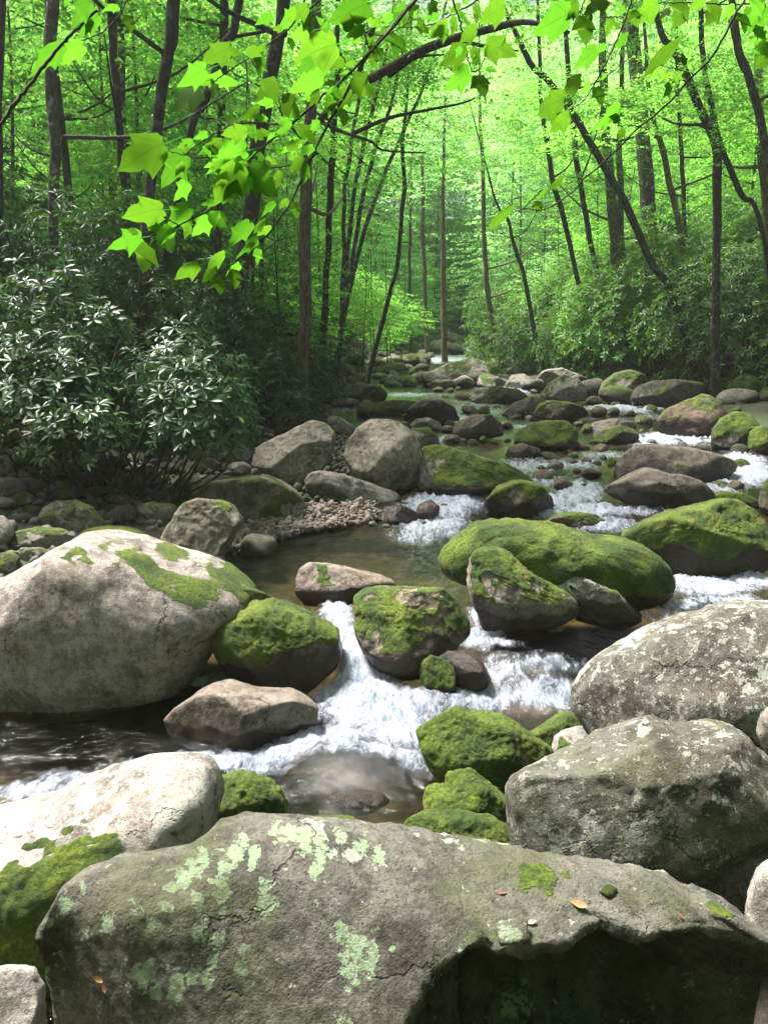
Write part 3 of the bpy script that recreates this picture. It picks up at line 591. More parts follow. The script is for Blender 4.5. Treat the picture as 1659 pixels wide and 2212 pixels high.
rock('flat yellow-green mossy stone behind the foreground boulder', [(866, 1805), (880, 1780), (920, 1768), (960, 1767), (1020, 1772), (1070, 1780), (1100, 1800), (1118, 1825), (1000, 1850), (880, 1835)], moss=0.82, sub=6, tint=PALE, wet=0, seed=51)
rock('white sliver of stone between the flat mossy stone and the foreground boulder', [(1035, 1835), (1060, 1824), (1100, 1828), (1125, 1850), (1100, 1870), (1050, 1860)], moss=0.05, sub=4, tint=WHITE, lichen=0.5, wet=0, seed=52)
rock('big lichen-spotted boulder rising at the right edge',
     [(1250, 1520), (1265, 1495), (1300, 1455), (1350, 1420), (1400, 1390), (1450, 1365), (1500, 1345), (1580, 1325), (1640, 1313), (1720, 1310), (1850, 1360), (1920, 1500), (1850, 1650), (1700, 1690), (1500, 1680), (1360, 1640), (1290, 1600), (1262, 1555)],
     moss=0.20, sub=6, depth=0.75, box=0.72, tint=(0.60, 0.59, 0.55), lichen=0.73, green=0.15, algae=0.3, wet=0, seed=53, facets=6, side=(0.7, -0.4, -0.6), y=5.0, rough=0.8)
rock('large blocky grey boulder with pale lichen spots overhanging a black hollow on the right',
     [(1101, 1716), (1104, 1685), (1119, 1663), (1169, 1651), (1244, 1636), (1329, 1608), (1389, 1593), (1419, 1585), (1439, 1582), (1459, 1593), (1499, 1601), (1594, 1593), (1619, 1611), (1649, 1641), (1720, 1680), (1790, 1760), (1740, 1800), (1600, 1822), (1430, 1862), (1330, 1882), (1200, 1872), (1145, 1866), (1114, 1840), (1102, 1776)],
     moss=0.18, sub=6, depth=0.62, box=0.58, tint=(0.56, 0.57, 0.51), lichen=0.64, green=0.25, algae=0.85, wet=0, seed=54, facets=5, y=3.75, rough=0.8, float_z=1)
rock('dark rock wedged in the black hollow under the blocky grey boulder', [(1180, 1880), (1240, 1830), (1400, 1820), (1560, 1800), (1720, 1790), (1800, 1900), (1760, 2060), (1500, 2080), (1300, 2000)], moss=0.2, sub=5, depth=0.6, tint=(0.35, 0.34, 0.32), lichen=0.1, wet=0, seed=59, y=3.7, facets=9)  # added rock: its dark tint stands in for the hollow's shade
rock('pale stone cut by the right frame edge beside the blocky grey boulder', [(1640, 1590), (1648, 1550), (1665, 1530), (1720, 1540), (1730, 1600), (1690, 1640), (1655, 1630)], moss=0.05, sub=4, tint=PALE, lichen=0.5, wet=0, seed=55, y=3.6)
rock('pale mossy rock at the lower right frame edge', [(1622, 2010), (1632, 1950), (1650, 1895), (1700, 1860), (1760, 1900), (1770, 2050), (1680, 2080)], moss=0.3, sub=5, tint=PALE, lichen=0.4, wet=0, seed=56, y=2.7, side=(-0.5, 0, 0))
rock('white stone with a strip of moss at the bottom left corner', [(-120, 2180), (-80, 2125), (0, 2112), (60, 2118), (85, 2160), (90, 2300), (-80, 2320)], moss=0.22, sub=5, tint=WHITE, lichen=0.4, wet=0, seed=57, y=3.0)
# -- upper stream
rock('tall rounded dark boulder with a moss rim at the right of the upper stream', [(1416, 940), (1424, 906), (1449, 876), (1489, 858), (1524, 853), (1545, 866), (1560, 885), (1576, 908), (1550, 940), (1450, 946)], moss=0.42, tint=(0.7, 0.5, 0.4), lichen=0.1, wet=0.41, seed=60, side=(0, 0.5, 0.7))
rock('moss-topped block standing in foam at the right, left of the edge block', [(1539, 962), (1542, 930), (1560, 905), (1590, 892), (1615, 895), (1632, 915), (1632, 955), (1612, 972), (1560, 972)], moss=0.6, tint=DARK, wet=0.27, seed=61, side=(0, 0, 0.5))
rock('bright moss block cut by the right frame edge above the rapids', [(1619, 970), (1622, 935), (1640, 922), (1680, 925), (1700, 970), (1660, 985)], moss=0.65, tint=DARK, wet=0.14, seed=62, side=(0, 0, 0.5))
rock('bright mossy low boulder in the middle of the upper stream', [(1107, 962), (1120, 935), (1150, 915), (1190, 910), (1225, 912), (1246, 935), (1240, 965), (1190, 978), (1130, 974)], moss=0.65, tint=DARK, wet=0.22, seed=63, side=(-0.2, 0, 0.3))
rock('flat dark mossy rock right of the bright mossy low boulder', [(1279, 948), (1300, 930), (1340, 920), (1372, 928), (1382, 948), (1350, 960), (1300, 960)], moss=0.55, tint=DARK, wet=0.11, seed=64)
rock('brown low stones patch behind the flat dark mossy rock', [(1262, 928), (1285, 912), (1330, 905), (1370, 912), (1378, 925), (1330, 932), (1280, 935)], moss=0.25, tint=BROWN, wet=0.14, seed=65)
rock('striped brown boulder with a moss ring in the upper stream', [(976, 944), (985, 915), (1020, 898), (1060, 897), (1083, 915), (1086, 940), (1030, 952)], moss=0.36, tint=BROWN, lichen=0.3, wet=0.16, seed=66)
rock('dark humped boulder above the egg-shaped boulder', [(872, 908), (885, 880), (910, 862), (950, 860), (980, 880), (994, 908), (930, 918), (890, 916)], moss=0.22, tint=DARK, wet=0.41, seed=67)
rock('brown smooth stone in front of the dark humped boulder', [(886, 918), (900, 905), (925, 902), (948, 912), (958, 926), (920, 932), (890, 928)], moss=0.1, tint=TAN, wet=0.05, seed=68)
rock('pointed mossy boulder, left half of the twin rocks in the upper stream', [(1082, 898), (1110, 872), (1150, 858), (1180, 862), (1185, 890), (1150, 902)], moss=0.45, tint=DARK, wet=0.20, seed=69)
rock('long mossy boulder, right half of the twin rocks in the upper stream', [(1150, 900), (1165, 875), (1190, 866), (1230, 870), (1260, 882), (1280, 900), (1220, 912)], moss=0.5, tint=DARK, wet=0.20, seed=70)
rock('long dark mossy boulder below the right bank ferns', [(1361, 868), (1375, 840), (1410, 825), (1460, 820), (1510, 828), (1532, 845), (1522, 870), (1480, 882), (1400, 882)], moss=0.4, tint=DARK, wet=0.34, seed=71)
rock('mossy boulder left of the long dark boulder', [(1293, 852), (1300, 830), (1330, 808), (1360, 800), (1390, 810), (1407, 830), (1382, 856), (1330, 862)], moss=0.55, tint=TAN, wet=0.20, seed=72)
rock('smooth pale slab at the head of the upper stream', [(1160, 818), (1175, 800), (1210, 795), (1250, 810), (1290, 830), (1270, 840), (1220, 838), (1180, 828)], moss=0.12, tint=WHITE, lichen=0.1, wet=0.02, seed=73)
rock('stone with a moss cap in front of the smooth pale slab', [(1168, 858), (1185, 830), (1215, 812), (1245, 815), (1260, 835), (1268, 864), (1220, 872)], moss=0.45, tint=PALE, lichen=0.3, wet=0.05, seed=74)
rock('pale rounded stone left of the smooth pale slab', [(1090, 834), (1105, 810), (1130, 808), (1165, 825), (1170, 840), (1112, 842)], moss=0.15, tint=PALE, wet=0.03, seed=75)
rock('small pale stone left of the pale rounded stone', [(1036, 828), (1050, 816), (1075, 813), (1093, 824), (1085, 836), (1045, 836)], moss=0.05, sub=4, tint=PALE, wet=0.02, seed=76)
rock('broad boulder with a pale top and black underside at the head of the stream', [(920, 818), (935, 800), (970, 785), (1020, 775), (1055, 780), (1064, 800), (1048, 828), (990, 834), (940, 826)], moss=0.4, tint=PALE, wet=0.41, seed=77, side=(0, -0.6, 0))
rock('flat tan stone at the foot of the broad boulder', [(922, 830), (945, 820), (985, 822), (1000, 830), (970, 838), (930, 838)], moss=0.05, sub=4, tint=TAN, wet=0.02, seed=78)
rock('dark moss-topped boulder below the small pale stones', [(1010, 862), (1030, 842), (1075, 836), (1120, 842), (1140, 856), (1110, 872), (1040, 874)], moss=0.5, tint=DARK, wet=0.41, seed=79)
rock('dark low boulder at the left side of the upper stream', [(700, 870), (720, 845), (770, 830), (820, 832), (838, 850), (830, 866), (760, 876)], moss=0.35, tint=DARK, lichen=0.4, wet=0.34, seed=80)
rock('mossy flat rock along the left side of the upper stream', [(775, 895), (800, 875), (850, 865), (900, 868), (905, 885), (850, 898)], moss=0.5, tint=DARK, wet=0.14, seed=81)
rock('pale crested mossy boulder on the right bank', [(1484, 806), (1500, 778), (1530, 764), (1560, 775), (1570, 798), (1520, 812)], moss=0.4, tint=PALE, lichen=0.3, wet=0, seed=82)
rock('bright green moss-covered rock at the far right bank', [(1570, 860), (1580, 825), (1605, 807), (1630, 815), (1642, 845), (1600, 868)], moss=0.7, tint=DARK, wet=0.14, seed=83)
rock('mossy cushion rock right of the long dark boulder', [(1510, 840), (1525, 822), (1550, 816), (1580, 822), (1570, 846), (1530, 852)], moss=0.75, tint=DARK, wet=0, seed=84)
rock('grey-green rock under the left bush edge by the water', [(585, 880), (605, 858), (640, 852), (680, 862), (705, 882), (650, 895), (600, 892)], moss=0.35, tint=GREY, lichen=0.4, wet=0, seed=85)
rock('tan rock with pale crest in front of the left shrubs', [(640, 905), (655, 882), (680, 875), (705, 890), (718, 905), (690, 920), (655, 918)], moss=0.3, tint=TAN, lichen=0.5, wet=0, seed=86)
rock('brown rubble rock by the foot of the brown tree', [(570, 870), (590, 838), (640, 822), (690, 835), (700, 852), (650, 866), (600, 876)], moss=0.3, tint=TAN, lichen=0.4, wet=0, seed=87)
rock('brown stone in the riffle below the bright mossy low boulder', [(1090, 985), (1100, 965), (1130, 958), (1165, 970), (1172, 985), (1130, 992)], moss=0.2, tint=BROWN, lichen=0.3, wet=0.05, seed=88)
rock('wet brown stone at the left end of the rapids', [(895, 1115), (905, 1090), (930, 1080), (950, 1095), (945, 1120), (915, 1126)], moss=0.0, sub=4, tint=BROWN, wet=0.68, seed=89)
rock('wet reddish stone upstream of the gravel bar', [(810, 1120), (830, 1095), (870, 1092), (905, 1110), (900, 1128), (840, 1134)], moss=0.02, sub=5, tint=BROWN, wet=0.54, seed=90)

# -- the foreground boulder: lofted from back to ridge to broken edge to the undercut
def keyed(keys, n):
    k = np.array(keys, float); return np.stack([np.interp(np.linspace(0, 1, n), np.linspace(0, 1, len(k)), k[:, c]) for c in range(k.shape[1])], 1)
nc_ = 420
def keyed_s(keys, n):
    k = np.array(keys, float); t = np.linspace(0, 1, n); o = []
    for c in (1, 2, 3):
        o.append(np.interp(t, k[:, 0], k[:, c]))
    return np.stack(o, 1)
ridge = keyed_s([(0, 70, 2120, -1.60), (.05, 88, 2010, -1.50), (.1, 125, 1935, -1.44), (.15, 180, 1893, -1.41), (.2, 250, 1870, -1.40), (.3, 400, 1850, -1.40), (.33, 435, 1828, -1.39), (.36, 468, 1795, -1.38), (.4, 520, 1778, -1.377), (.5, 640, 1790, -1.385), (.6, 820, 1803, -1.416), (.7, 1000, 1830, -1.46), (.78, 1180, 1865, -1.49), (.86, 1400, 1896, -1.51), (.93, 1560, 1978, -1.56), (.96, 1650, 2030, -1.60), (1, 1800, 2100, -1.70)], nc_)
mid_ = keyed_s([(0, 85, 2180, -1.80), (.05, 110, 2100, -1.66), (.1, 160, 2040, -1.57), (.2, 270, 1990, -1.475), (.3, 400, 1962, -1.46), (.4, 530, 1895, -1.43), (.5, 660, 1905, -1.44), (.6, 800, 1922, -1.472), (.7, 980, 1935, -1.498), (.78, 1180, 1952, -1.523), (.86, 1390, 1958, -1.54), (.93, 1560, 1990, -1.575), (.96, 1650, 2033, -1.61), (1, 1800, 2110, -1.71)], nc_)
edge = keyed_s([(0, 100, 2330, -2.05), (.1, 190, 2320, -1.93), (.2, 300, 2320, -1.86), (.3, 420, 2320, -1.84), (.4, 560, 2320, -1.83), (.5, 740, 2300, -1.79), (.56, 860, 2235, -1.71), (.59, 905, 2130, -1.62), (.62, 940, 2090, -1.59), (.645, 985, 2058, -1.565), (.67, 1040, 2022, -1.55), (.69, 1080, 2047, -1.565), (.72, 1150, 2040, -1.565), (.75, 1220, 2032, -1.565), (.77, 1255, 2002, -1.56), (.80, 1300, 1986, -1.56), (.83, 1350, 2002, -1.565), (.86, 1400, 2015, -1.575), (.89, 1450, 2000, -1.575), (.92, 1500, 1996, -1.58), (.94, 1580, 2012, -1.595), (.96, 1652, 2037, -1.615), (1, 1800, 2115, -1.715)], nc_)
rp_, mp_, ep_ = atz(ridge[:, 0], ridge[:, 1], ridge[:, 2]), atz(mid_[:, 0], mid_[:, 1], mid_[:, 2]), atz(edge[:, 0], edge[:, 1], edge[:, 2])
sN = np.linspace(0, 1, nc_)
cut = smooth(0.545, 0.605, sN)[:, None]           # where the front is broken away
cut = cut * (1 - 0.0 * cut)
jag = 0.012 * fbm(np.stack([sN * 60, 0 * sN, 0 * sN], 1), 3)[:, None] * cut
ep_ = ep_ + jag * np.array([0, 1, 0.6])
keys_ = [rp_ + [0, 0.75, -1.9], rp_ + [0, 0.42, -0.30], rp_ + [0, 0.12, -0.03], rp_, mp_, ep_ + (0.16 * (mp_ - ep_)), ep_,
         ep_ + cut * np.array([0, 0.05, -0.05]) + (1 - cut) * np.array([0, -0.02, -0.10]), ep_ + cut * np.array([0, 0.62, -0.16]) + (1 - cut) * np.array([0, -0.03, -0.45]),
         ep_ + cut * np.array([0, 0.75, -0.55]) + (1 - cut) * np.array([0, 0.0, -0.8]), ep_ + cut * np.array([0, 0.6, -1.3]) + (1 - cut) * np.array([0, 0.1, -1.3])]
seg = [10, 12, 8, 34, 60, 26, 8, 20, 16, 8]
rows = []
for i, n in enumerate(seg):
    a, b = keys_[i], keys_[i + 1]
    for t in np.arange(n) / n:
        if 2 <= i <= 4:    # rounded between the soft keys
            p0, p3 = keys_[i - 1], keys_[i + 2]
            rows.append(0.5 * (2 * a + (b - p0) * t + (2 * p0 - 5 * a + 4 * b - p3) * t * t + (3 * a - p0 - 3 * b + p3) * t ** 3) * 0.6 + 0.4 * (a + (b - a) * t))
        else: rows.append(a + (b - a) * t)
rows.append(keys_[-1])
G = np.stack(rows, 0)
# close the left and right flanks
nrow = G.shape[0]
for side_c, rng in ((0, range(0, 18)),):
    for c in rng:
        f = (1 - c / 18.0) ** 2
        G[:, c] += f * np.array([0.02, 0.30, -0.06])
V0 = G.reshape(-1, 3); Q0 = grid_faces(nrow, nc_)
T0 = np.concatenate([Q0[:, [0, 1, 2]], Q0[:, [0, 2, 3]]])
N0 = normals(V0, T0)
if N0[(nrow // 2) * nc_ + 100][2] < 0: Q0 = Q0[:, ::-1]; T0 = T0[:, ::-1]; N0 = -N0
strat = V0 @ np.array([[0.75], [0.35], [0.55]])
Pn = V0 + 3.3
disp = 0.020 * fbm(Pn * 2.4, 4) + (0.006 + 0.010 * smooth(0.45, 0.65, np.tile(sN, nrow))) * fbm(np.concatenate([strat * 16, Pn[:, :2] * 2.0], 1), 4, ridged=True) + 0.005 * fbm(Pn * 18, 3)
cut_v = np.tile(cut[:, 0], nrow); row_i = np.repeat(np.arange(nrow), nc_)
under = (row_i > sum(seg[:6]))
disp = disp + np.where(under, cut_v * 0.025 * fbm(Pn * np.array([5, 3, 9.0]) + 7, 4, ridged=True), 0)
V0 = V0 + N0 * disp[:, None]
N0 = normals(V0, T0)
topmoss = smooth(0.62, 0.9, np.tile(sN, nrow)) * 0.55
sc0 = -0.62 + 0.9 * fbm(Pn * 2.2 + 31, 5) + 0.5 * fbm(Pn * 9 + 5, 4) + topmoss * smooth(0.3, 0.8, N0[:, 2]) + 0.28 * smooth(0.5, 0.1, N0[:, 2]) * (1 - cut_v)
mo0 = smooth(-0.20, 0.25, sc0)
PATCH = [(1055, 680, 22), (1020, 740, 26), (970, 800, 28), (955, 860, 28), (955, 930, 28), (965, 1000, 28), (955, 1060, 24), (930, 1130, 30), (920, 1200, 32), (905, 1270, 30), (880, 745, 26), (840, 790, 26), (790, 845, 24), (740, 880, 18), (850, 940, 26), (870, 1000, 24), (845, 1075, 24),
    (1150, 890, 30), (1150, 950, 30), (1100, 730, 22), (1090, 780, 14), (712, 975, 20), (650, 1040, 18), (580, 985, 26), (275, 975, 30), (212, 1035, 16), (470, 1040, 26), (510, 1020, 14), (185, 1320, 24), (200, 1250, 18), (360, 880, 12), (640, 1240, 24), (620, 1290, 22), (680, 1325, 22), (755, 1330, 32), (765, 1290, 24), (830, 1270, 20),
    (1040, 1240, 24), (1050, 1150, 18), (1190, 640, 26), (1250, 655, 26), (1320, 685, 28), (1390, 710, 26), (1470, 660, 22), (1560, 690, 24), (1640, 740, 24), (1380, 800, 26), (1540, 1130, 40), (1530, 1220, 40), (1600, 1180, 40), (1480, 1080, 26)]
u0, v0 = project(V0); patch = np.zeros(len(V0))
for a, b, r in PATCH:
    patch = np.maximum(patch, np.exp(-(((u0 - a * 0.5) / (r * 0.75)) ** 2 + ((v0 - 1476 - b * 0.5) / (r * 1.05)) ** 2)))
patch = patch * (N0[:, 1] < 0.5)
fb = np.array([0.1, 2.3, 0.2])
fm_ = mesh_from('foreground_boulder', V0 - fb, [Q0], ROCK, True, {'moss': mo0, 'wet': np.zeros(len(V0)), 'patch': patch})
fo_ = tag(obj('foreground_boulder', fm_, None, fb), 'huge grey foreground boulder streaked with pale green lichen, its broken right front black with shade', 'boulder')
props(fo_, (0.56, 0.56, 0.50), 0.40, 0.85, 1.0)
bvh_fore = BVHTree.FromPolygons([Vector(v) for v in V0], [list(map(int, q)) for q in Q0])
def on_fore(u, v):
    a, dy, dz = ray(u, v); d = Vector((float(a), float(dy), float(dz))).normalized()
    p, n, i, dist = bvh_fore.ray_cast(Vector(CAM), d); return p, n

# -- loose stones
STONE_MESH = []
for i in range(10):
    S_, T = ico(3); rs = np.random.RandomState(100 + i)
    V = S_ * np.array([1.0, rs.uniform(0.7, 1.0), rs.uniform(0.5, 0.8)])
    for k in range(7):
        n = rs.normal(size=3); n /= np.linalg.norm(n); pr = V @ n; V = V - n[None] * (np.maximum(pr - pr.max() * rs.uniform(0.62, 0.85), 0) * 0.85)[:, None]
    V = V * (1 + 0.12 * fbm(V * 2 + i * 5, 3))[:, None]
    N = normals(V, T); mo = smooth(-0.15, 0.25, 0.75 * N[:, 2] + 0.9 * fbm(V * 1.6 + i * 3, 3) - (0.85 if i % 3 == 0 else 0.15 if i % 3 == 1 else 0.45))
    STONE_MESH.append(mesh_from('stone', V, [T], ROCK, True, {'moss': mo, 'wet': 1 - smooth(-0.35, 0.05, V[:, 2])}))
rnd = random.Random(5)
def scatter(n, region, size, label, group, tints, meshes, name='stone', cat='stone', pack=1.0):
    placed = []; tries = 0
    while len(placed) < n and tries < n * 60:
        tries += 1
        u, v = rnd.uniform(region[0], region[1]), rnd.uniform(region[2], region[3])
        s = rnd.uniform(*size) * (1 + 0.5 * (v - region[2]) / (region[3] - region[2]))
        if any(a - 0.2 * s < u < b + 0.2 * s and c < v < d - 2 for a, b, c, d in ROCKS_PX): continue
        if any(abs(u - q[0]) < pack * 0.75 * (s + q[2]) and abs(v - q[1]) < pack * 0.42 * (s + q[2]) for q in placed): continue
        p = hit(u, v); 
        if region[4] is not None and not region[4](p): continue
        placed.append((u, v, s))
        r = s / F * p[1]
        o = obj(name, meshes[rnd.randrange(len(meshes))], None, (p[0], p[1] + 0.4 * r, p[2] + 0.28 * r))
        o.scale = (r * rnd.uniform(0.85, 1.3), r * rnd.uniform(0.8, 1.1), r * rnd.uniform(0.75, 1.1)); o.rotation_euler = (rnd.uniform(-0.3, 0.3), rnd.uniform(-0.3, 0.3), rnd.uniform(0, 6.3))
        SCATTERED.append((s, o)); tag(o, label, cat, group); props(o, tints[rnd.randrange(len(tints))], rnd.uniform(0.1, 0.6), 0.0, rnd.uniform(0, 0.5))
    return placed
SCATTERED = []
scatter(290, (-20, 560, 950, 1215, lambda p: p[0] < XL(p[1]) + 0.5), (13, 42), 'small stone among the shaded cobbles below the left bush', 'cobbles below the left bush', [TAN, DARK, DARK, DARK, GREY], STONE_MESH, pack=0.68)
scatter(120, (1110, 1670, 750, 880, lambda p: p[0] > XR(p[1]) - 2.5), (12, 32), 'mossy stone heaped on the right bank under the shrubs', 'stones of the right bank', [TAN, GREY, DARK, BROWN], STONE_MESH, pack=0.8)
scatter(95, (560, 910, 785, 900, lambda p: p[0] < XL(p[1]) + 1.0), (11, 28), 'small stone at the left edge of the upper stream under the dark shrubs', 'stones of the upper left bank', [TAN, DARK, PALE, DARK], STONE_MESH, pack=0.75)
scatter(170, (830, 1300, 732, 838, None), (10, 30), 'small far stone where the stream comes out of the trees', 'far stones at the head of the stream', [PALE, WHITE, TAN, GREY], STONE_MESH, pack=0.62)
scatter(85, (940, 1600, 835, 1060, None), (6, 20), 'small wet stone breaking the riffles of the upper stream', 'stones in the upper riffles', [BROWN, DARK, BROWN, TAN], STONE_MESH)
scatter(14, (700, 960, 1085, 1145, None), (6, 15), 'brown wet stone at the upstream tip of the gravel bar', 'stones at the tip of the gravel bar', [BROWN, TAN], [STONE_MESH[0], STONE_MESH[3], STONE_MESH[6], STONE_MESH[9]])

# the 290 stones that show largest stay single; the smaller ones join into one mass
SCATTERED.sort(key=lambda q: -q[0])
mb = MB(); A_ = {'moss': [], 'wet': []}
for s_, o in SCATTERED[290:]:
    me = o.data; n = len(me.vertices); co = np.empty(n * 3, np.float32); me.vertices.foreach_get('co', co)
    M = np.array(Matrix.LocRotScale(o.location, o.rotation_euler, o.scale)); V = np.c_[co.reshape(-1, 3), np.ones(n)] @ M.T
    mb.add(V[:, :3], ico(3)[1])
    for k in A_: a = np.empty(n, np.float32); me.attributes[k].data.foreach_get('value', a); A_[k].append(a)
    bpy.data.objects.remove(o)
if mb.n:
    so = obj('small_stones', mb.mesh('small_stones', ROCK, True, {k: np.concatenate(v) for k, v in A_.items()})); props(so, (0.75, 0.72, 0.66), 0.35, 0, 0.3); tag(so, kind='stuff')

# -- gravel bar
mb = MB(); S1, T1 = ico(1); rs = np.random.RandomState(9)
for i in range(3400):
    t = rs.uniform(); u = 478 + 330 * t ** 1.2 + rs.normal() * 8; lo, hi = np.interp(u, [470, 520, 600, 680, 820], [1205, 1192, 1172, 1152, 1132]), np.interp(u, [470, 520, 600, 680, 820], [1150, 1122, 1118, 1122, 1118])
    v = rs.uniform(hi, lo)
    p = hit(u, v, W0); r = rs.uniform(0.012, 0.036) * (2.2 if rs.uniform() < 0.06 else 1.0)
    A = rs.normal(size=(3, 3)); A, _ = np.linalg.qr(A)
    Vp = (S1 * np.array([1.25, 0.95, 0.62]) * r * (1 + 0.2 * rs.normal(size=(len(S1), 1)) * 0.5)) @ A.T
    mb.add(Vp + p + [0, 0, 0.03 + 0.05 * rs.uniform() + 0.16 * (lo - v) / (lo - hi)], T1)
def gravel_mat():
    m = NT('gravel'); r = m.n('NewGeometry').outputs['Random Per Island']
    cr = m.n('ValToRGB', {0: r}); e = cr.color_ramp.elements
    e[0].position, e[0].color = 0.0, (0.11, 0.075, 0.05, 1); e[1].position, e[1].color = 1.0, (0.24, 0.21, 0.18, 1)
    for p_, c_ in ((0.3, (0.16, 0.125, 0.09, 1)), (0.6, (0.19, 0.17, 0.15, 1)), (0.8, (0.20, 0.15, 0.11, 1))):
        k = e.new(p_); k.color = c_
    return m.surf(m.n('BsdfPrincipled', {'Base Color': cr.outputs[0], 'Roughness': 0.75}).outputs[0])
gb = hit(560, 1150, W0)
tag(obj('gravel', mb.mesh('gravel', gravel_mat(), True, None, gb), None, gb), 'bar of small tan pebbles at the edge of the pool', 'gravel', None, 'stuff')

# -- rubble filling the gaps of the left bank
mb = MB(); rs = np.random.RandomState(19)
cnt = 0
while cnt < 3200:
    y_ = rs.uniform(8.6, 19); x_ = XL(y_) + 0.25 - rs.uniform(0, 1) ** 1.3 * 6.5
    r = rs.uniform(0.02, 0.085); z_ = float(surface(np.array(x_), np.array(y_)))
    A = rs.normal(size=(3, 3)); A, _ = np.linalg.qr(A)
    Vp = (S1 * np.array([1.3, 0.95, 0.65]) * r * (1 + 0.16 * rs.normal(size=(len(S1), 1)))) @ A.T
    mb.add(Vp + [x_, y_, z_ + 0.25 * r + rs.uniform(0, 0.05)], T1); cnt += 1
def rubble_mat():
    m = NT('rubble'); r = m.n('NewGeometry').outputs['Random Per Island']; n = m.noise(m.n('TexCoord').outputs['Object'], 12.0, 5, 0.65)
    cr = m.n('ValToRGB', {0: r}); e = cr.color_ramp.elements
    e[0].color = (0.03, 0.026, 0.021, 1); e[1].color = (0.14, 0.125, 0.105, 1)
    c = m.mix(m.step(n, 0.45, 0.6, 0, 0.8), cr.outputs[0], (0.035, 0.055, 0.01))
    return m.surf(m.n('BsdfPrincipled', {'Base Color': c, 'Roughness': 0.8}).outputs[0])
rb0 = hit(200, 1060)
tag(obj('rubble', mb.mesh('rubble', rubble_mat(), True, None, rb0), None, rb0), 'loose dark mossy rubble between the stones of the left bank', 'rubble', None, 'stuff')
# ------------------------------------------------------------------ foliage builders
def leaves_mesh(name, pos, dirn, nrm, L, Wd, mat, fold=0.18):
    """one folded four-sided leaf per row"""
    dirn = dirn / np.linalg.norm(dirn, axis=1)[:, None]
    s = np.cross(dirn, nrm); s /= np.linalg.norm(s, axis=1)[:, None] + 1e-9; nn = np.cross(s, dirn)
    L = L[:, None]; Wd = Wd[:, None]
    b = pos; t = pos + dirn * L - nn * L * 0.08
    m_ = pos + dirn * L * 0.45
    l = m_ + s * Wd * 0.5 + nn * Wd * fold; r = m_ - s * Wd * 0.5 + nn * Wd * fold
    n = len(pos); V = np.stack([b, l, t, r], 1).reshape(-1, 3)
    i = np.arange(n)[:, None] * 4
    T = np.concatenate([i + [0, 2, 1], i + [0, 3, 2]], 1).reshape(-1, 3)
    return V, T
def sprays(rs, centers, heading, length, nleaf, leafL, droop=0.15):
    """flat leafy twigs: leaves on both sides of each twig"""
    n = len(centers); k = nleaf
    t = rs.uniform(0.0, 1.0, (n, k)); side = rs.choice([-1, 1], (n, k)) * rs.uniform(0.05, 0.38, (n, k)) * (1.05 - 0.55 * t)
    hx = np.stack([np.cos(heading), np.sin(heading)], 1)
    px = np.stack([-hx[:, 1], hx[:, 0]], 1)
    L = length[:, None]
    xy = centers[:, None, :2] + (t * L)[..., None] * hx[:, None] + (side * L)[..., None] * px[:, None]
    z = centers[:, None, 2] - droop * L * t ** 2 + rs.normal(0, 0.03, (n, k)) * L + 0 * t
    tilt = rs.normal(0, 0.25, (n, 1)); z = z + tilt * side * L
    pos = np.concatenate([xy, z[..., None]], 2).reshape(-1, 3)
    a = heading[:, None] + np.sign(side) * rs.uniform(0.3, 1.3, (n, k)); a = a.ravel()
    d = np.stack([np.cos(a), np.sin(a), rs.normal(-0.25, 0.25, a.size)], 1)
    nr = np.stack([rs.normal(0, 0.42, a.size), rs.normal(0, 0.42, a.size), np.ones(a.size)], 1)
    ll = leafL * rs.uniform(0.65, 1.25, a.size)
    return pos, d, nr, ll
def crown_mesh(seed, Rr, H, nsp, nleaf, leafL, mat, name='crown', clump=9):
    rs = np.random.RandomState(seed)
    cl = rs.normal(size=(clump, 3)); cl /= np.linalg.norm(cl, axis=1)[:, None]; cl *= rs.uniform(0.25, 0.95, (clump, 1))
    j = rs.randint(0, clump, nsp)
    c = cl[j] + rs.normal(0, 0.24, (nsp, 3))
    c = c * np.array([Rr, Rr, H * 0.5]) + [0, 0, H * 0.5]
    hd = np.arctan2(c[:, 1], c[:, 0]) + rs.normal(0, 0.7, nsp)
    pos, d, nr, ll = sprays(rs, c, hd, rs.uniform(0.5, 1.15, nsp) * (Rr / 3.0) ** 0.5, nleaf, leafL)
    V, T = leaves_mesh(name, pos, d, nr, ll, ll * 0.62, mat)
    return mesh_from(name, V, [T], mat, False)
def whorl_leaves(rs, c, axis, n, L):
    """rosettes of long leaves round the shoot tips c pointing along axis"""
    m_ = len(c); axis = axis / np.linalg.norm(axis, axis=1)[:, None]
    ref = np.where(np.abs(axis[:, 2:3]) < 0.9, np.array([[0, 0, 1.0]]), np.array([[1.0, 0, 0]]))
    A = np.cross(axis, ref); A /= np.linalg.norm(A, axis=1)[:, None]; B = np.cross(axis, A)
    th = (np.arange(n)[None] / n * 2 * math.pi + rs.uniform(0, 6.3, (m_, 1)) + rs.normal(0, 0.25, (m_, n)))
    up = rs.uniform(-0.15, 0.75, (m_, n))
    d = A[:, None] * np.cos(th)[..., None] + B[:, None] * np.sin(th)[..., None] + axis[:, None] * up[..., None]
    nr = axis[:, None] - 0.4 * (A[:, None] * np.cos(th)[..., None] + B[:, None] * np.sin(th)[..., None]) + rs.normal(0, 0.15, d.shape)
    pos = np.repeat(c[:, None], n, 1)
    d = d.reshape(-1, 3); nr = nr.reshape(-1, 3); pos = pos.reshape(-1, 3)
    ll = np.repeat(L, n) * rs.uniform(0.7, 1.15, len(pos))
    return pos + d * 0.012, d, nr, ll
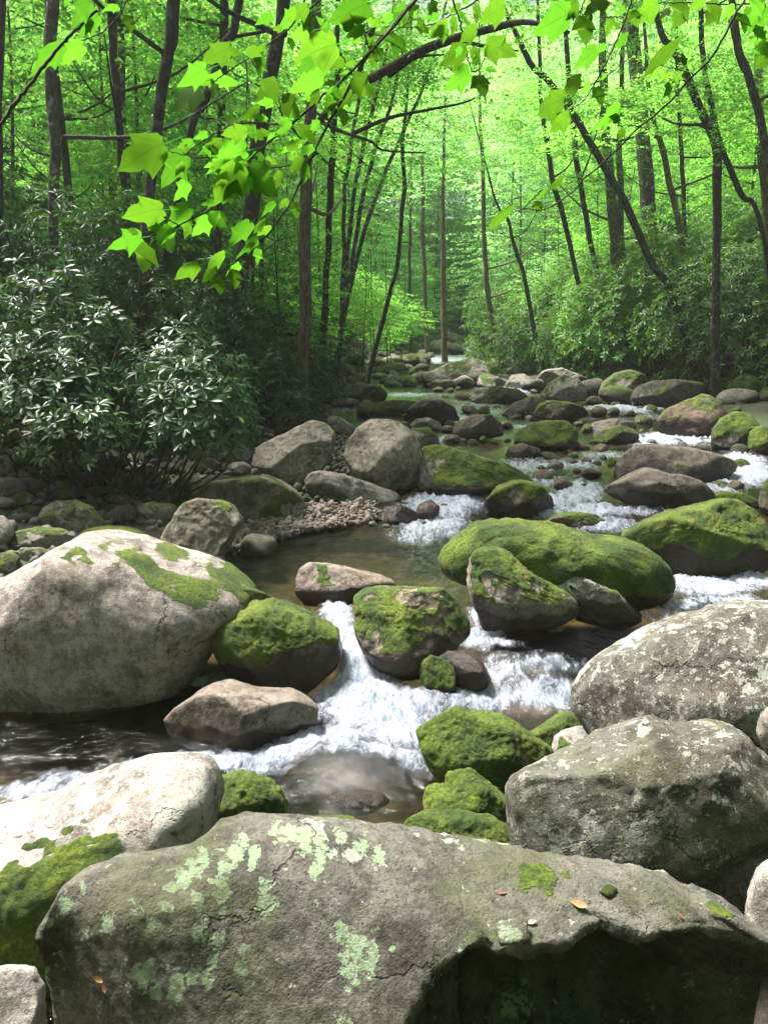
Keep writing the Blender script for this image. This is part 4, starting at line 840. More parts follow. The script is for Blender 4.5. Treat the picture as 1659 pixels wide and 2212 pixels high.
def long_leaf(pos, d, nr, L, Wd):
    """six-sided narrow leaf with a keel"""
    d = d / np.linalg.norm(d, axis=1)[:, None]; s = np.cross(d, nr); s /= np.linalg.norm(s, axis=1)[:, None] + 1e-9; nn = np.cross(s, d)
    L = L[:, None]; Wd = Wd[:, None]
    P = [pos, pos + d * L * .3 + s * Wd * .36 + nn * Wd * .10, pos + d * L * .68 + s * Wd * .5 + nn * Wd * .08 - nn * L * .04, pos + d * L - nn * L * .14,
         pos + d * L * .68 - s * Wd * .5 + nn * Wd * .08 - nn * L * .04, pos + d * L * .3 - s * Wd * .36 + nn * Wd * .10, pos + d * L * .5 - nn * L * 0.02]
    V = np.stack(P, 1).reshape(-1, 3); i = np.arange(len(pos))[:, None] * 7
    T = np.concatenate([i + [6, a, b] for a, b in ((1, 0), (2, 1), (3, 2), (4, 3), (5, 4), (0, 5))], 1).reshape(-1, 3)
    return V, T
def bush_points(seed, n, rx, ry, rz, lump=7):
    """shoot tips on and inside a lumpy dome, with outward axes"""
    rs = np.random.RandomState(seed)
    lc = np.stack([rs.uniform(-0.7, 0.7, lump), rs.uniform(-0.7, 0.7, lump), rs.uniform(0.15, 0.75, lump)], 1); lr = rs.uniform(0.32, 0.6, lump)
    j = rs.randint(0, lump, n); dr = rs.normal(size=(n, 3)); dr[:, 2] = np.abs(dr[:, 2]) * 1.0 - 0.35; dr /= np.linalg.norm(dr, axis=1)[:, None]
    rad = lr[j] * rs.uniform(0.55, 1.05, n) ** 0.6
    c = (lc[j] + dr * rad[:, None]) * np.array([rx, ry, rz]); c[:, 2] = np.maximum(c[:, 2], 0.06 * rz)
    ax = dr * np.array([1, 1, 0.8]) + [0, 0, 0.55]
    return rs, c, ax
def stems(rs, tips, n, r0, mat, name, root=0.25):
    mb = MB()
    for i in rs.choice(len(tips), min(n, len(tips)), replace=False):
        t = tips[i]; b = np.array([t[0] * 0.12 + rs.normal() * root * 0.4, t[1] * 0.12 + rs.normal() * root * 0.4, -0.15])
        m_ = b * 0.45 + t * 0.55 + rs.normal(size=3) * 0.12 * np.linalg.norm(t); 
        p = spline([b, m_, t], 9); mb.add(*tube(p, np.linspace(r0, r0 * 0.25, 9), 5))
    return mb.mesh(name, mat)

def copy_tree(o, loc, rz=0.0, sc=1.0):
    c = o.copy(); C.objects.link(c); c.location = loc; c.rotation_euler = (0, 0, rz); c.scale = (sc, sc, sc) if not isinstance(sc, tuple) else sc
    for ch in o.children:
        d = ch.copy(); C.objects.link(d); d.parent = c
    return c

# ------------------------------------------------------------------ evergreen shrubs
def make_shrub(seed, rx, ry, rz, n, L, mat, label, cat, group, nl=7):
    root = thing('evergreen_shrub', label, cat, (0, 0, 0), group)
    rs, c, ax = bush_points(seed, n, rx, ry, rz)
    pos, d, nr, ll = whorl_leaves(rs, c, ax, nl, np.full(n, L))
    V, T = leaves_mesh('foliage', pos, d, nr, ll, ll * 0.34, mat, 0.1)
    obj('foliage', mesh_from('foliage', V, [T], mat, False), root)
    obj('stem', stems(rs, c, 26, 0.02, BARK_DARK, 'stem'), root)
    return root
# the near bush: its largest leaves one by one
nb = np.array([-3.65, 12.1, float(terrain(np.array([[-3.65]]), np.array([[12.1]]))[0, 0]) - 0.05])
near_bush = thing('evergreen_bush', 'near evergreen bush with whitish shining leaf rosettes over the left bank cobbles', 'bush', nb)
def near_part(seed, n, center, rr_):
    rs, c, ax = bush_points(seed, n, *rr_); return rs, c + center, ax
bits = [near_part(31, 700, np.array([0.12, 0.25, 0.62]), (1.6, 1.1, 1.85)), near_part(32, 520, np.array([-1.1, -0.4, 0.5]), (1.5, 1.2, 1.6)), near_part(33, 280, np.array([-0.9, 0.2, 1.6]), (1.4, 1.2, 1.5)), near_part(34, 220, np.array([-2.0, -0.7, 0.45]), (1.0, 1.0, 1.3))]
rsn = np.random.RandomState(77)
cN = np.concatenate([b[1] for b in bits]); aN = np.concatenate([b[2] for b in bits]) + np.array([0.0, -0.25, 0.1])
pos, d, nr, ll = whorl_leaves(rsn, cN, aN, 8, np.full(len(cN), 0.155) * rsn.uniform(0.75, 1.15, len(cN)))
dist = np.linalg.norm(pos + nb - CAM, axis=1)
uN, vN = project(pos + nb)
sizepx = ll * F / dist * (0.4 + np.abs(np.einsum('ij,j->i', nr / np.linalg.norm(nr, axis=1)[:, None], np.array([0, -0.7, 0.7]))))
order = np.argsort(-(sizepx - 60 * (dist - dist.min()) / np.ptp(dist)) + 1e4 * ((uN < 0) | (vN < 500)))
single = order[:300]; rest = order[300:]
V, T = long_leaf(pos[rest], d[rest], nr[rest], ll[rest], ll[rest] * 0.30)
tag(obj('foliage', mesh_from('foliage', V, [T], LEAF_RHODO, True), near_bush), None, None, None, 'stuff')
Vl, Tl = long_leaf(np.zeros((1, 3)), np.array([[0, 1.0, 0]]), np.array([[0, 0, 1.0]]), np.ones(1), np.array([0.30]))
leaf_me = mesh_from('leaf', Vl, [Tl], LEAF_RHODO, True)
for i in single:
    y_ = Vector(d[i]).normalized(); x_ = y_.cross(Vector(nr[i])).normalized(); z_ = x_.cross(y_)
    o = obj('leaf', leaf_me, near_bush)
    M = Matrix((x_, y_, z_)).transposed().to_4x4(); M.translation = Vector(pos[i]); o.matrix_local = M @ Matrix.Diagonal((ll[i], ll[i], ll[i], 1))
obj('stem', stems(rsn, cN, 46, 0.022, BARK_DARK, 'stem', 0.6), near_bush)

left_shrubs = [make_shrub(41 + i, 1.9, 1.7, 3.4, 1200, 0.15, LEAF_DARK, 'tall dark evergreen shrub in the thicket behind the big near bush', 'shrub', 'dark evergreen thicket of the left bank') for i in range(2)]
right_shrubs = [make_shrub(51 + i, 2.2, 2.0, 3.4, 1500, 0.15, LEAF_SHRUB, 'rounded light green evergreen shrub on the slope of the right bank', 'shrub', 'evergreen shrubs of the right bank') for i in range(2)]
rv = random.Random(21)
def place_label(o, x, y, what):
    side = 'left' if x < 0.5 * (XL(y) + XR(y)) else 'right'
    d = (XL(y) - x) if side == 'left' else (x - XR(y))
    row = 'at the water side of the' if d < 4.5 else 'higher up the'
    band = 'near' if y < 22 else 'middle' if y < 38 else 'far'
    o['label'] = '%s %s %s bank, %s part' % (what, row, side, band); o['group'] = '%s, %s %s bank, %s part' % (what, row, side, band)
def plant(protos, spots, used=[]):
    for i, (x, y, dz, s) in enumerate(spots):
        z = float(terrain(np.array([[x]]), np.array([[y]]))[0, 0]) + dz
        p = protos[i % len(protos)]
        if p.name not in used: used.append(p.name); p.location = (x, y, z); p.scale = (s, s, s); p.rotation_euler = (0, 0, rv.uniform(0, 6.3)); q = p
        else: q = copy_tree(p, (x, y, z), rv.uniform(0, 6.3), s * rv.uniform(0.9, 1.1))
        place_label(q, x, y, 'dark evergreen shrub' if p in left_shrubs else 'light green evergreen shrub')
Lsp = []
for y in np.arange(15.6, 40, 2.3):
    for k in range(7):
        x = XL(y) - (1.6 if y < 17 else 2.9) - k * 1.9 + rv.uniform(-0.5, 0.5)
        if y < 17 and x > -2.6: continue
        if abs(x) > 0.52 * y + 2: continue
        Lsp.append((x, y + rv.uniform(-0.7, 0.7), -0.15, rv.uniform(0.75, 1.2) * (1.25 if k > 2 and y < 24 else 0.95)))
Lsp += [(-6.6, 14.0, -0.3, .62), (-5.2, 14.2, -0.3, .58), (-4.0, 14.3, -0.3, .55), (-3.1, 14.8, -0.3, .5), (-7.8, 14.5, -0.2, .8), (-2.6, 18.2, -.2, .6), (-2.4, 20.0, -.2, .65), (-3.0, 22.0, -.2, .7), (-2.9, 24.5, -.2, .7), (-3.2, 27, -.2, .7), (-3.0, 30, -.2, .75), (-2.6, 33, -.2, .8)]
plant(left_shrubs, Lsp)
Rsp = []
for y in np.arange(28, 54, 2.6):
    for k in range(6):
        x = XR(y) + 2.3 + k * 2.1 - 0.11 * max(0, y - 34) + rv.uniform(-0.6, 0.6)
        if x > 0.5 * y + 2: continue
        Rsp.append((x, y + rv.uniform(-0.9, 0.9), -0.15, rv.uniform(1.0, 1.5)))
plant(right_shrubs, Rsp)

# ------------------------------------------------------------------ trees
CROWN = [crown_mesh(200 + i, 3.0, 6.5, 190, 30, 0.13, LEAF_CANOPY) for i in range(4)]
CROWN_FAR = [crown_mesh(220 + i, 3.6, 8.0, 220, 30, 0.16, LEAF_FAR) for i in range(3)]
CROWN_LOW = [crown_mesh(240 + i, 2.0, 3.6, 110, 30, 0.10, LEAF_CANOPY) for i in range(3)]
rt = np.random.RandomState(12)
def tree(label, y, pts, mat, crown, cs=1.0, at_v=None, limbs=2, name='forest_tree', group=None, dy=0.0, cz=0.0):
    """trunk through the pixels (u, v, width) on the plane y metres ahead, foot on the bank, crown round its upper part"""
    pts = sorted(pts, key=lambda p: -p[1])
    P = [at(u, v, y + dy * i) for i, (u, v, w) in enumerate(pts)]; r = [w * 0.5 / F * y for u, v, w in pts]
    b = P[0].copy(); gz = float(terrain(np.array([[b[0]]]), np.array([[b[1]]]))[0, 0]) - 0.25
    if gz < b[2] - 0.15:
        dirn = (P[0] - P[1]) / max(P[0][2] - P[1][2], -99) if len(P) > 1 else np.array([0, 0, 1])
        sl = (P[0] - P[1])[:2] / min((P[0] - P[1])[2], -0.1)
        f = b.copy(); f[2] = gz; f[:2] += np.clip(sl * (gz - b[2]), -1.2, 1.2); P.insert(0, f); r.insert(0, r[0] * 1.35)
    top = P[-1] + (P[-1] - P[-2]) / np.linalg.norm(P[-1] - P[-2]) * 5.0; top[:2] = 0.5 * top[:2] + 0.5 * P[-1][:2]; P.append(top); r.append(r[-1] * 0.35)
    Pp = spline(np.concatenate([np.array(P), np.array(r)[:, None]], 1), 34)
    path, rad = Pp[:, :3], np.maximum(Pp[:, 3], 0.006)
    path[1:-1] += np.stack([fbm(np.stack([path[1:-1, 2] * 0.7, 0 * path[1:-1, 2] + y * 3.3, 0 * path[1:-1, 2] + k * 9.0 + pts[0][0]], 1), 2) for k in range(3)], 1) * [[0.10, 0.10, 0]] * min(1, y / 18)
    base = path[0].copy()
    root = thing(name, label, 'tree', base, group)
    mb = MB(); mb.add(*tube(path, rad, 10, seed=int(y * 7 + pts[0][0]) % 97, rough=0.22))
    for i in range(min(limbs, 2) if y > 18 else 1):
        k = rt.randint(12, 30); o = path[k]; az = rt.uniform(0, 6.28); ln = rt.uniform(1.4, 3.4)
        e = o + np.array([math.cos(az) * ln, math.sin(az) * ln * 0.8, ln * rt.uniform(0.25, 0.8)]); m_ = (o + e) / 2 + np.array([0, 0, -0.12 * ln])
        mb.add(*tube(spline([o, m_, e], 9), np.linspace(rad[k] * 0.45, 0.012, 9), 5, rough=0.1, seed=i))
    obj('trunk', mb.mesh('trunk', mat, True, None, base), root)
    if crown is not None:
        vv = at_v if at_v is not None else 120
        zc = at(0, vv, y)[2]; k = int(np.argmin(np.abs(path[:, 2] - zc)))
        c = obj('crown', crown[rt.randint(len(crown))], root, tuple(path[k] - base + np.array([0, 0, cz])))
        c.rotation_euler = (0, 0, rt.uniform(0, 6.3)); c.scale = (cs, cs, cs * rt.uniform(0.9, 1.15))
        if 22 < y < 46 and rt.uniform() < 0.8:      # lower leafy boughs
            k2 = int(np.argmin(np.abs(path[:, 2] - at(0, rt.uniform(200, 420), y)[2])))
            c = obj('crown', CROWN_LOW[rt.randint(3)], root, tuple(path[k2] - base + np.array([rt.uniform(-0.8, 0.8), rt.uniform(-1.2, -0.2), -0.4])))
            c.rotation_euler = (0, 0, rt.uniform(0, 6.3)); c.scale = (0.95, 0.95, 0.6)
    return root
# named trunks, left to right
tree('thin dark tree at the far left edge of the picture', 15, [(2, 430, 13), (4, 200, 14), (6, 0, 14)], BARK_DARK, CROWN_LOW, 0.55, -560)
tree('mottled grey tree with lichen patches, leftmost straight trunk', 16, [(122, 560, 22), (118, 420, 22), (114, 200, 24), (112, 0, 26)], BARK_GREY, CROWN_LOW, 0.55, -560)
tree('straight dark tree second from the left behind the thicket', 19, [(268, 380, 15), (258, 240, 16), (246, 100, 17), (240, 0, 18)], BARK_DARK, CROWN_LOW, 0.7, -300)
tree('pale mottled tree close behind the second dark tree from the left', 23, [(272, 330, 13), (266, 200, 14), (258, 0, 14)], BARK_GREY, CROWN_LOW, 0.9, -150)
tree('dark tree that bends to the right at the top left of the maple branch', 15.5, [(322, 470, 22), (332, 330, 23), (345, 230, 24), (360, 120, 24), (378, 0, 27)], BARK_DARK, CROWN_LOW, 0.55, -560)
tree('slim dark leaning tree behind the left leaves of the maple branch', 17, [(408, 310, 16), (435, 230, 18), (462, 160, 19), (488, 90, 18), (520, 0, 17)], BARK_DARK, CROWN_LOW, 0.55, -560)
tree('short straight dark tree between the two leaning trees', 22, [(476, 420, 15), (478, 280, 17), (480, 140, 17), (484, 0, 17)], BARK_DARK, CROWN, 0.9, -20)
tree('stout black leaning tree behind the hanging maple leaves', 16.5, [(505, 700, 36), (522, 600, 34), (540, 480, 33), (558, 320, 32), (580, 180, 31), (598, 80, 28), (612, 0, 26)], BARK_DARK, CROWN_LOW, 0.55, -560)
t8 = tree('brown furrowed tree standing at the left water edge with a long limb over the stream', 19.5, [(655, 800, 24), (658, 700, 24), (660, 500, 26), (662, 380, 25), (672, 270, 24), (678, 100, 22)], BARK_BROWN, CROWN, 0.8, -120)
tree('thin straight tree right of the brown furrowed tree', 26, [(706, 600, 13), (714, 430, 14), (722, 270, 14), (728, 120, 12)], BARK_DARK, CROWN, 0.9, 60)
for i, (a, b) in enumerate([((742, 560), (760, 300)), ((752, 560), (790, 290)), ((764, 550), (812, 320)), ((776, 540), (850, 330))]):
    tree(['leftmost', 'second', 'third', 'rightmost'][i] + ' slender stem of the fan of four grey stems left of the clearing', 27 + i * 0.6, [(a[0], a[1], 9), ((a[0] + b[0]) / 2 - 6, (a[1] + b[1]) / 2, 9), (b[0], b[1], 8), (2 * b[0] - a[0] + 10, b[1] - 200, 6)], BARK_GREY, CROWN_LOW, 0.9, 250, 2)
tree('thin bowed dark tree leaning over the left water edge', 30, [(838, 650, 9), (856, 580, 9), (868, 470, 9), (874, 400, 9), (868, 320, 8), (880, 200, 6)], BARK_DARK, CROWN_LOW, 1.0, 330, 4)
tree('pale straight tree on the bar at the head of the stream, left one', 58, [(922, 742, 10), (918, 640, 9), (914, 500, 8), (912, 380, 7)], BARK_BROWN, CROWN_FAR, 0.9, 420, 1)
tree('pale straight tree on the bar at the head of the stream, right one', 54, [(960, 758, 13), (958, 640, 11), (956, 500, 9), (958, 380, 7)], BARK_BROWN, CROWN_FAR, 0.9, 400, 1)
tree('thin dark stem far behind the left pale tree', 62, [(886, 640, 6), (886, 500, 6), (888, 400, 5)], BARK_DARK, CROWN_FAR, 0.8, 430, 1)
tree('slender pale tree bent at the foot, standing alone beside the stream in the clearing', 47, [(1082, 782, 15), (1072, 730, 13), (1056, 660, 12), (1047, 560, 11), (1043, 400, 9), (1036, 220, 6)], BARK_BROWN, CROWN_LOW, 1.1, 180, 2)
tree('thin branching tree right of the lone slender tree', 40, [(1140, 640, 9), (1128, 580, 9), (1108, 520, 8), (1092, 470, 6), (1070, 430, 5)], BARK_DARK, CROWN_LOW, 0.9, 420, 3)
tree('forked slim dark tree above the right bank, left of the leaning ones', 33, [(1240, 570, 10), (1220, 480, 11), (1196, 400, 11), (1184, 330, 11), (1174, 270, 9), (1166, 150, 8)], BARK_DARK, CROWN, 0.8, 120, 4)
tree('slim upright dark tree on the right slope left of the brown pair', 34, [(1292, 600, 12), (1268, 480, 12), (1250, 380, 12), (1236, 260, 12), (1224, 120, 10)], BARK_DARK, CROWN, 0.9, 60, 3)
tree('dark tree leaning far left across the right slope', 27, [(1452, 640, 17), (1408, 570, 16), (1364, 470, 16), (1316, 380, 16), (1236, 245, 14), (1180, 170, 13), (1128, 108, 11)], BARK_DARK, CROWN, 0.7, -40, 4)
tree('brown upright tree, left of the pair on the right slope', 33, [(1334, 620, 22), (1326, 500, 22), (1316, 390, 20), (1308, 280, 18), (1302, 120, 16)], BARK_BROWN, CROWN, 0.9, 40, 3)
tree('slim brown tree, right of the pair on the right slope', 33.6, [(1350, 600, 12), (1342, 500, 13), (1338, 380, 13), (1342, 200, 11)], BARK_BROWN, CROWN, 0.8, 60, 2)
tree('thick straight grey-brown tree, tallest on the right slope', 36, [(1412, 600, 34), (1404, 500, 32), (1394, 380, 32), (1384, 260, 30), (1372, 140, 28), (1362, 0, 26)], BARK_GREY, CROWN, 1.0, -60, 2)
tree('slender brown leaning tree right of the thick grey-brown tree', 31, [(1478, 560, 12), (1462, 470, 13), (1446, 390, 13), (1424, 310, 12), (1408, 240, 10)], BARK_BROWN, CROWN_LOW, 1.0, 150, 2)
tree('thin dark upright stem right of the slender brown leaning tree', 34, [(1484, 540, 9), (1476, 420, 9), (1468, 280, 9), (1462, 140, 8)], BARK_DARK, CROWN, 0.8, 60, 2)
tree('crooked dark tree with a right-hand fork on the right slope', 25, [(1546, 560, 17), (1546, 440, 18), (1548, 330, 19), (1524, 260, 18), (1484, 160, 16), (1452, 100, 14), (1420, 40, 12)], BARK_DARK, CROWN, 0.7, -60, 3)
tree('dark fork stem crossing in front of the crooked tree', 25.4, [(1640, 480, 10), (1605, 425, 12), (1570, 350, 13), (1552, 300, 13), (1530, 200, 12), (1515, 80, 11)], BARK_DARK, CROWN_LOW, 1.0, 0, 2)
tree('dark leaning tree near the right frame edge', 22, [(1690, 480, 16), (1662, 350, 17), (1638, 250, 17), (1612, 150, 16), (1586, 50, 15)], BARK_DARK, CROWN, 0.7, -120, 3)
tree('brown tree at the right frame edge', 26, [(1662, 520, 20), (1650, 400, 20), (1644, 300, 18), (1640, 120, 16)], BARK_BROWN, CROWN, 0.8, -60, 2)

# the long limb of the brown tree over the stream
lp = np.array([at(u, v, y) for u, v, y in [(668, 290, 19.5), (700, 250, 18.6), (760, 195, 17.6), (829, 155, 16.6), (905, 112, 16), (980, 84, 15.6), (1060, 62, 15.2), (1140, 48, 15), (1230, 70, 14.8)]])
lr = np.array([7, 8, 8.5, 9, 9, 8, 7, 5, 3]) / F * 17
Lp = spline(np.concatenate([lp, lr[:, None]], 1), 50); mb = MB(); mb.add(*tube(Lp[:, :3], Lp[:, 3], 9, 4, 0.25))
for q in ([(840, 165, 16.6), (900, 125, 16.2), (960, 118, 16)], [(690, 262, 18.8), (740, 285, 18.4), (800, 305, 18), (830, 325, 18), (920, 330, 17.8)], [(980, 86, 15.6), (1050, 100, 15.3), (1120, 110, 15)], [(760, 290, 18.3), (840, 255, 18), (920, 238, 17.8), (1000, 222, 17.6), (1040, 205, 17.5)]):
    pp = spline(np.array([at(*a) for a in q]), 16); mb.add(*tube(pp, np.linspace(0.045, 0.012, 16), 6, 2, 0.15))
base8 = np.array(t8.location); obj('limb', mb.mesh('limb', BARK_DARK, True, None, base8), t8)
rs = np.random.RandomState(60)
k = rs.randint(8, 50, 90); cc = Lp[k, :3] + rs.normal(0, 1, (90, 3)) * [0.8, 1.2, 0.7] + [0, 0, 0.6]
ps = sprays(rs, cc, rs.uniform(0, 6.3, 90), rs.uniform(0.5, 1.0, 90), 26, 0.09)
V, T = leaves_mesh('limb_leaves', *ps[:3], ps[3], ps[3] * 0.62, LEAF_CANOPY)
obj('limb_leaves', mesh_from('limb_leaves', V - base8, [T], LEAF_CANOPY, False), t8)

# unnamed forest: slender trees filling both slopes
def fill_proto(crowns, h, r, mat, label, group, low):
    root = thing('forest_tree', label, 'tree', (0, 0, 0), group); root['what'] = ('young maple sapling' if h < 3.2 else 'young pale green tree' if h < 4 else 'slender %s tree with bright leaves' % mat.name.split('_')[0])
    z = np.linspace(-0.4, h + 3.5, 16); path = np.stack([0.12 * np.sin(z * 0.5 + r * 60), 0.12 * np.cos(z * 0.37), z], 1)
    mb = MB(); mb.add(*tube(path, np.linspace(r, r * 0.25, 16), 8, int(h * 3), 0.2))
    for i in range(7):
        kk = rt.randint(6, 15); o = path[kk]; az = rt.uniform(0, 6.28); ln = rt.uniform(1.2, 2.6); e = o + [math.cos(az) * ln, math.sin(az) * ln, ln * 0.5]
        mb.add(*tube(spline([o, (o + e) / 2 - [0, 0, 0.1 * ln], e], 7), np.linspace(r * 0.3, 0.01, 7), 5))
    obj('trunk', mb.mesh('trunk', mat), root)
    for j, (cz, sc) in enumerate(low):
        c = obj('crown', crowns[j % len(crowns)], root, (0, 0, cz)); c.scale = (sc, sc, sc); c.rotation_euler = (0, 0, j * 2.1 + r * 40)
    return root
LG = ('slender tree with layered bright green foliage in the woods of the left bank', 'woods of the left bank')
RG = ('slender tree with layered bright green foliage in the woods of the right bank', 'woods of the right bank')
FG = ('far sunlit yellow-green tree closing the valley behind the stream', 'far trees at the head of the valley')
protoL = [fill_proto(CROWN, 7.0, 0.11, BARK_DARK, *LG, [(3.6, 1.0), (8.5, 1.1)]), fill_proto(CROWN[::-1], 6.0, 0.08, BARK_GREY, *LG, [(2.6, 0.85), (7.0, 1.0)])]
protoR = [fill_proto(CROWN, 7.5, 0.12, BARK_BROWN, *RG, [(3.8, 1.0), (9.0, 1.1)]), fill_proto(CROWN[::-1], 6.0, 0.08, BARK_DARK, *RG, [(2.4, 0.85), (7.0, 1.0)])]
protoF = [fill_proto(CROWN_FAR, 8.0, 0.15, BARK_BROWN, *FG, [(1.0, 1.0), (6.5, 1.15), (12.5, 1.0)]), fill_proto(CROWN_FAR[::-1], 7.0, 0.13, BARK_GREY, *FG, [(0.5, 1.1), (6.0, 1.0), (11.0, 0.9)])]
SAPG = ('young maple sapling with low bright leaves at the edge of the stream woods', 'maple saplings at the wood edge')
protoS = [fill_proto(CROWN_LOW, 2.0, 0.035, BARK_DARK, *SAPG, [(0.9, 0.8)]), fill_proto(CROWN_LOW[1:], 3.0, 0.04, BARK_DARK, *SAPG, [(1.6, 0.9)])]
protoE = [fill_proto(CROWN_FAR, 3.5, 0.06, BARK_BROWN, 'young pale green tree at the edge of the far stream clearing', 'young trees round the far clearing', [(0.3, 0.75), (3.2, 0.6)])]
def forest(protos, spots):
    for i, (x, y, s) in enumerate(spots):
        z = float(terrain(np.array([[x]]), np.array([[y]]))[0, 0]); p = protos[i % len(protos)]
        if i < len(protos): p.location = (x, y, z); p.scale = (s, s, s); q = p
        else: q = copy_tree(p, (x, y, z), rv.uniform(0, 6.3), s)
        if y < 64: place_label(q, x, y, kind_of[p.name.split('.')[0] + p['label'][:7]] if False else p['what'])
sp = []
for y in np.arange(20, 62, 4.8):
    for k in range(6):
        x = XL(y) - 2.5 - k * 4.4 + rv.uniform(-1, 1)
        if y > 44 and k < 2: continue
        if abs(x) > 0.46 * y + 3 or (y < 24 and x > -5): continue
        sp.append((x, y + rv.uniform(-1.3, 1.3), rv.uniform(0.85, 1.2)))
sp += [(-6.4, 24.0, .85), (-9.8, 24.5, 1), (-7.8, 26.5, .9), (-4.8, 26, .9)]
forest(protoL, sp)
sp = []
for y in np.arange(27, 64, 4.6):
    for k in range(6):
        x = XR(y) + 2.5 + k * 3.8 + rv.uniform(-1, 1)
        if x > 0.46 * y + 3 or x < XR(y) + (9 if y < 48 else 3): continue
        sp.append((x, y + rv.uniform(-1.3, 1.3), rv.uniform(0.85, 1.2)))
forest(protoR, sp)
sp = []
for y in np.arange(66, 128, 9.0):
    for k in range(-7, 8):
        x = 6 + k * 5.2 + rv.uniform(-1.8, 1.8)
        if abs(x) > 0.46 * y + 4 or (y < 76 and XL(y) - 1.5 < x < XR(y) + 1.5): continue
        sp.append((x, y + rv.uniform(-2.5, 2.5), rv.uniform(0.95, 1.45)))
forest(protoF, sp)
sp = [(XL(y) - rv.uniform(0.6, 3.5), y, rv.uniform(0.8, 1.3)) for y in np.arange(23, 58, 2.0)] + [(XR(y) + rv.uniform(0.3, 3.0), y, rv.uniform(0.8, 1.3)) for y in np.arange(38, 62, 2.2)]
forest(protoS, sp)
sp = [(XL(y) - rv.uniform(0.2, 3.0), y, rv.uniform(0.5, 0.8)) for y in np.arange(58, 84, 3.0)] + [(XR(y) + rv.uniform(0.2, 3.0), y, rv.uniform(0.5, 0.8)) for y in np.arange(56, 84, 3.0)]
sp += [(2.6, 72, .8), (3.2, 78, .9), (5.0, 84, 1.0), (7.2, 86, 1.0), (9.6, 83, 1.0), (8.9, 76, .8), (11, 79, 1.0), (1.5, 81, 1.0), (6, 92, 1.2), (9, 93, 1.2), (3.5, 90, 1.1)]
forest(protoE, sp)

# the wood goes on behind the camera and on the near banks: one unseen leaf mass, added to block sky light
rs = np.random.RandomState(91); n = 2600
ang = rs.uniform(R(150), R(390), n); rad = rs.uniform(6.5, 13, n)
cc = np.stack([rad * np.cos(ang) * 0.9, 1.0 + rad * np.sin(ang), rs.uniform(0.3, 9, n)], 1)
cc = cc[(cc[:, 1] < 4.0 + 0.4 * np.abs(cc[:, 0])) & (np.abs(cc[:, 0]) > 0.75 * cc[:, 1] + 2) & ((cc[:, 0] > -2) | (cc[:, 1] < -1.5))]
ps = sprays(rs, cc, rs.uniform(0, 6.3, len(cc)), rs.uniform(0.9, 1.7, len(cc)), 34, 0.17)
V, T = leaves_mesh('wood', *ps[:3], ps[3], ps[3] * 0.7, LEAF_CANOPY)
tag(obj('wood', mesh_from('wood', V, [T], LEAF_CANOPY, False)), kind='stuff')
# ------------------------------------------------------------------ overhanging maple branches in the foreground
def maple_leaf_mesh(seed):
    rs = np.random.RandomState(seed)
    half = [(0.00, 0.0), (0.14, -0.045), (0.27, 0.0), (0.33, 0.10), (0.36, 0.20), (0.43, 0.33), (0.53, 0.49), (0.41, 0.475), (0.30, 0.50), (0.255, 0.56), (0.24, 0.66), (0.175, 0.78), (0.13, 0.83), (0.07, 0.92), (0.0, 1.02)]
    half = np.array(half) * [1.0 + 0.08 * rs.normal(), 1.0]; half[1:-1] += rs.normal(0, 0.008, (len(half) - 2, 2))
    mid_y = np.clip(half[:, 1], 0, 1.02); mid_y = np.maximum.accumulate(mid_y); mid_y[6:] = np.maximum(mid_y[6:], 0.42); mid_y[5] = 0.30; mid_y[6] = 0.40; mid_y = np.maximum.accumulate(mid_y)
    def zf(x, y): return 0.10 * np.abs(x) - 0.20 * (y - 0.3) ** 2 - 0.30 * x * x + 0.03 * np.sin(6 * x + 5 * y + seed)
    V = []; T = []
    def add(x, y): V.append((x, y, float(zf(np.float64(x), np.float64(y))))); return len(V) - 1
    ms = [add(0, y) for y in mid_y]
    for sgn in (1, -1):
        os_ = [add(sgn * x * (1 if sgn > 0 else 1.0 + 0.06 * rs.normal()), y) for x, y in half]
        for i in range(len(half) - 1):
            q = [ms[i], os_[i], os_[i + 1], ms[i + 1]]
            for t in ((q[0], q[1], q[2]), (q[0], q[2], q[3])):
                a, b, c = (np.array(V[k]) for k in t)
                if np.linalg.norm(np.cross(b - a, c - a)) > 1e-6: T.append(t if sgn > 0 else t[::-1])
    # leaf stalk
    b0 = len(V)
    for x, y, z in ((0.012, 0.02, -0.01), (-0.012, 0.02, -0.01), (0.010, -0.40, -0.06), (-0.010, -0.40, -0.06)): V.append((x, y, z))
    T += [(b0, b0 + 1, b0 + 3), (b0, b0 + 3, b0 + 2)]
    return mesh_from('leaf', np.array(V), [np.array(T)], LEAF_MAPLE, True)
MAPLE = [maple_leaf_mesh(i) for i in range(4)]
rl = random.Random(8)
def twig(points, y, w0, w1, n=40):
    P = spline(np.array([at(u, v, y + dy) for u, v, dy in points]), n)
    P[1:-1] += 0.0012 * np.random.RandomState(len(points)).normal(size=(n - 2, 3))
    return tube(P, np.linspace(w0, w1, n) * 0.5 / F * y, 7, 1, 0.15)
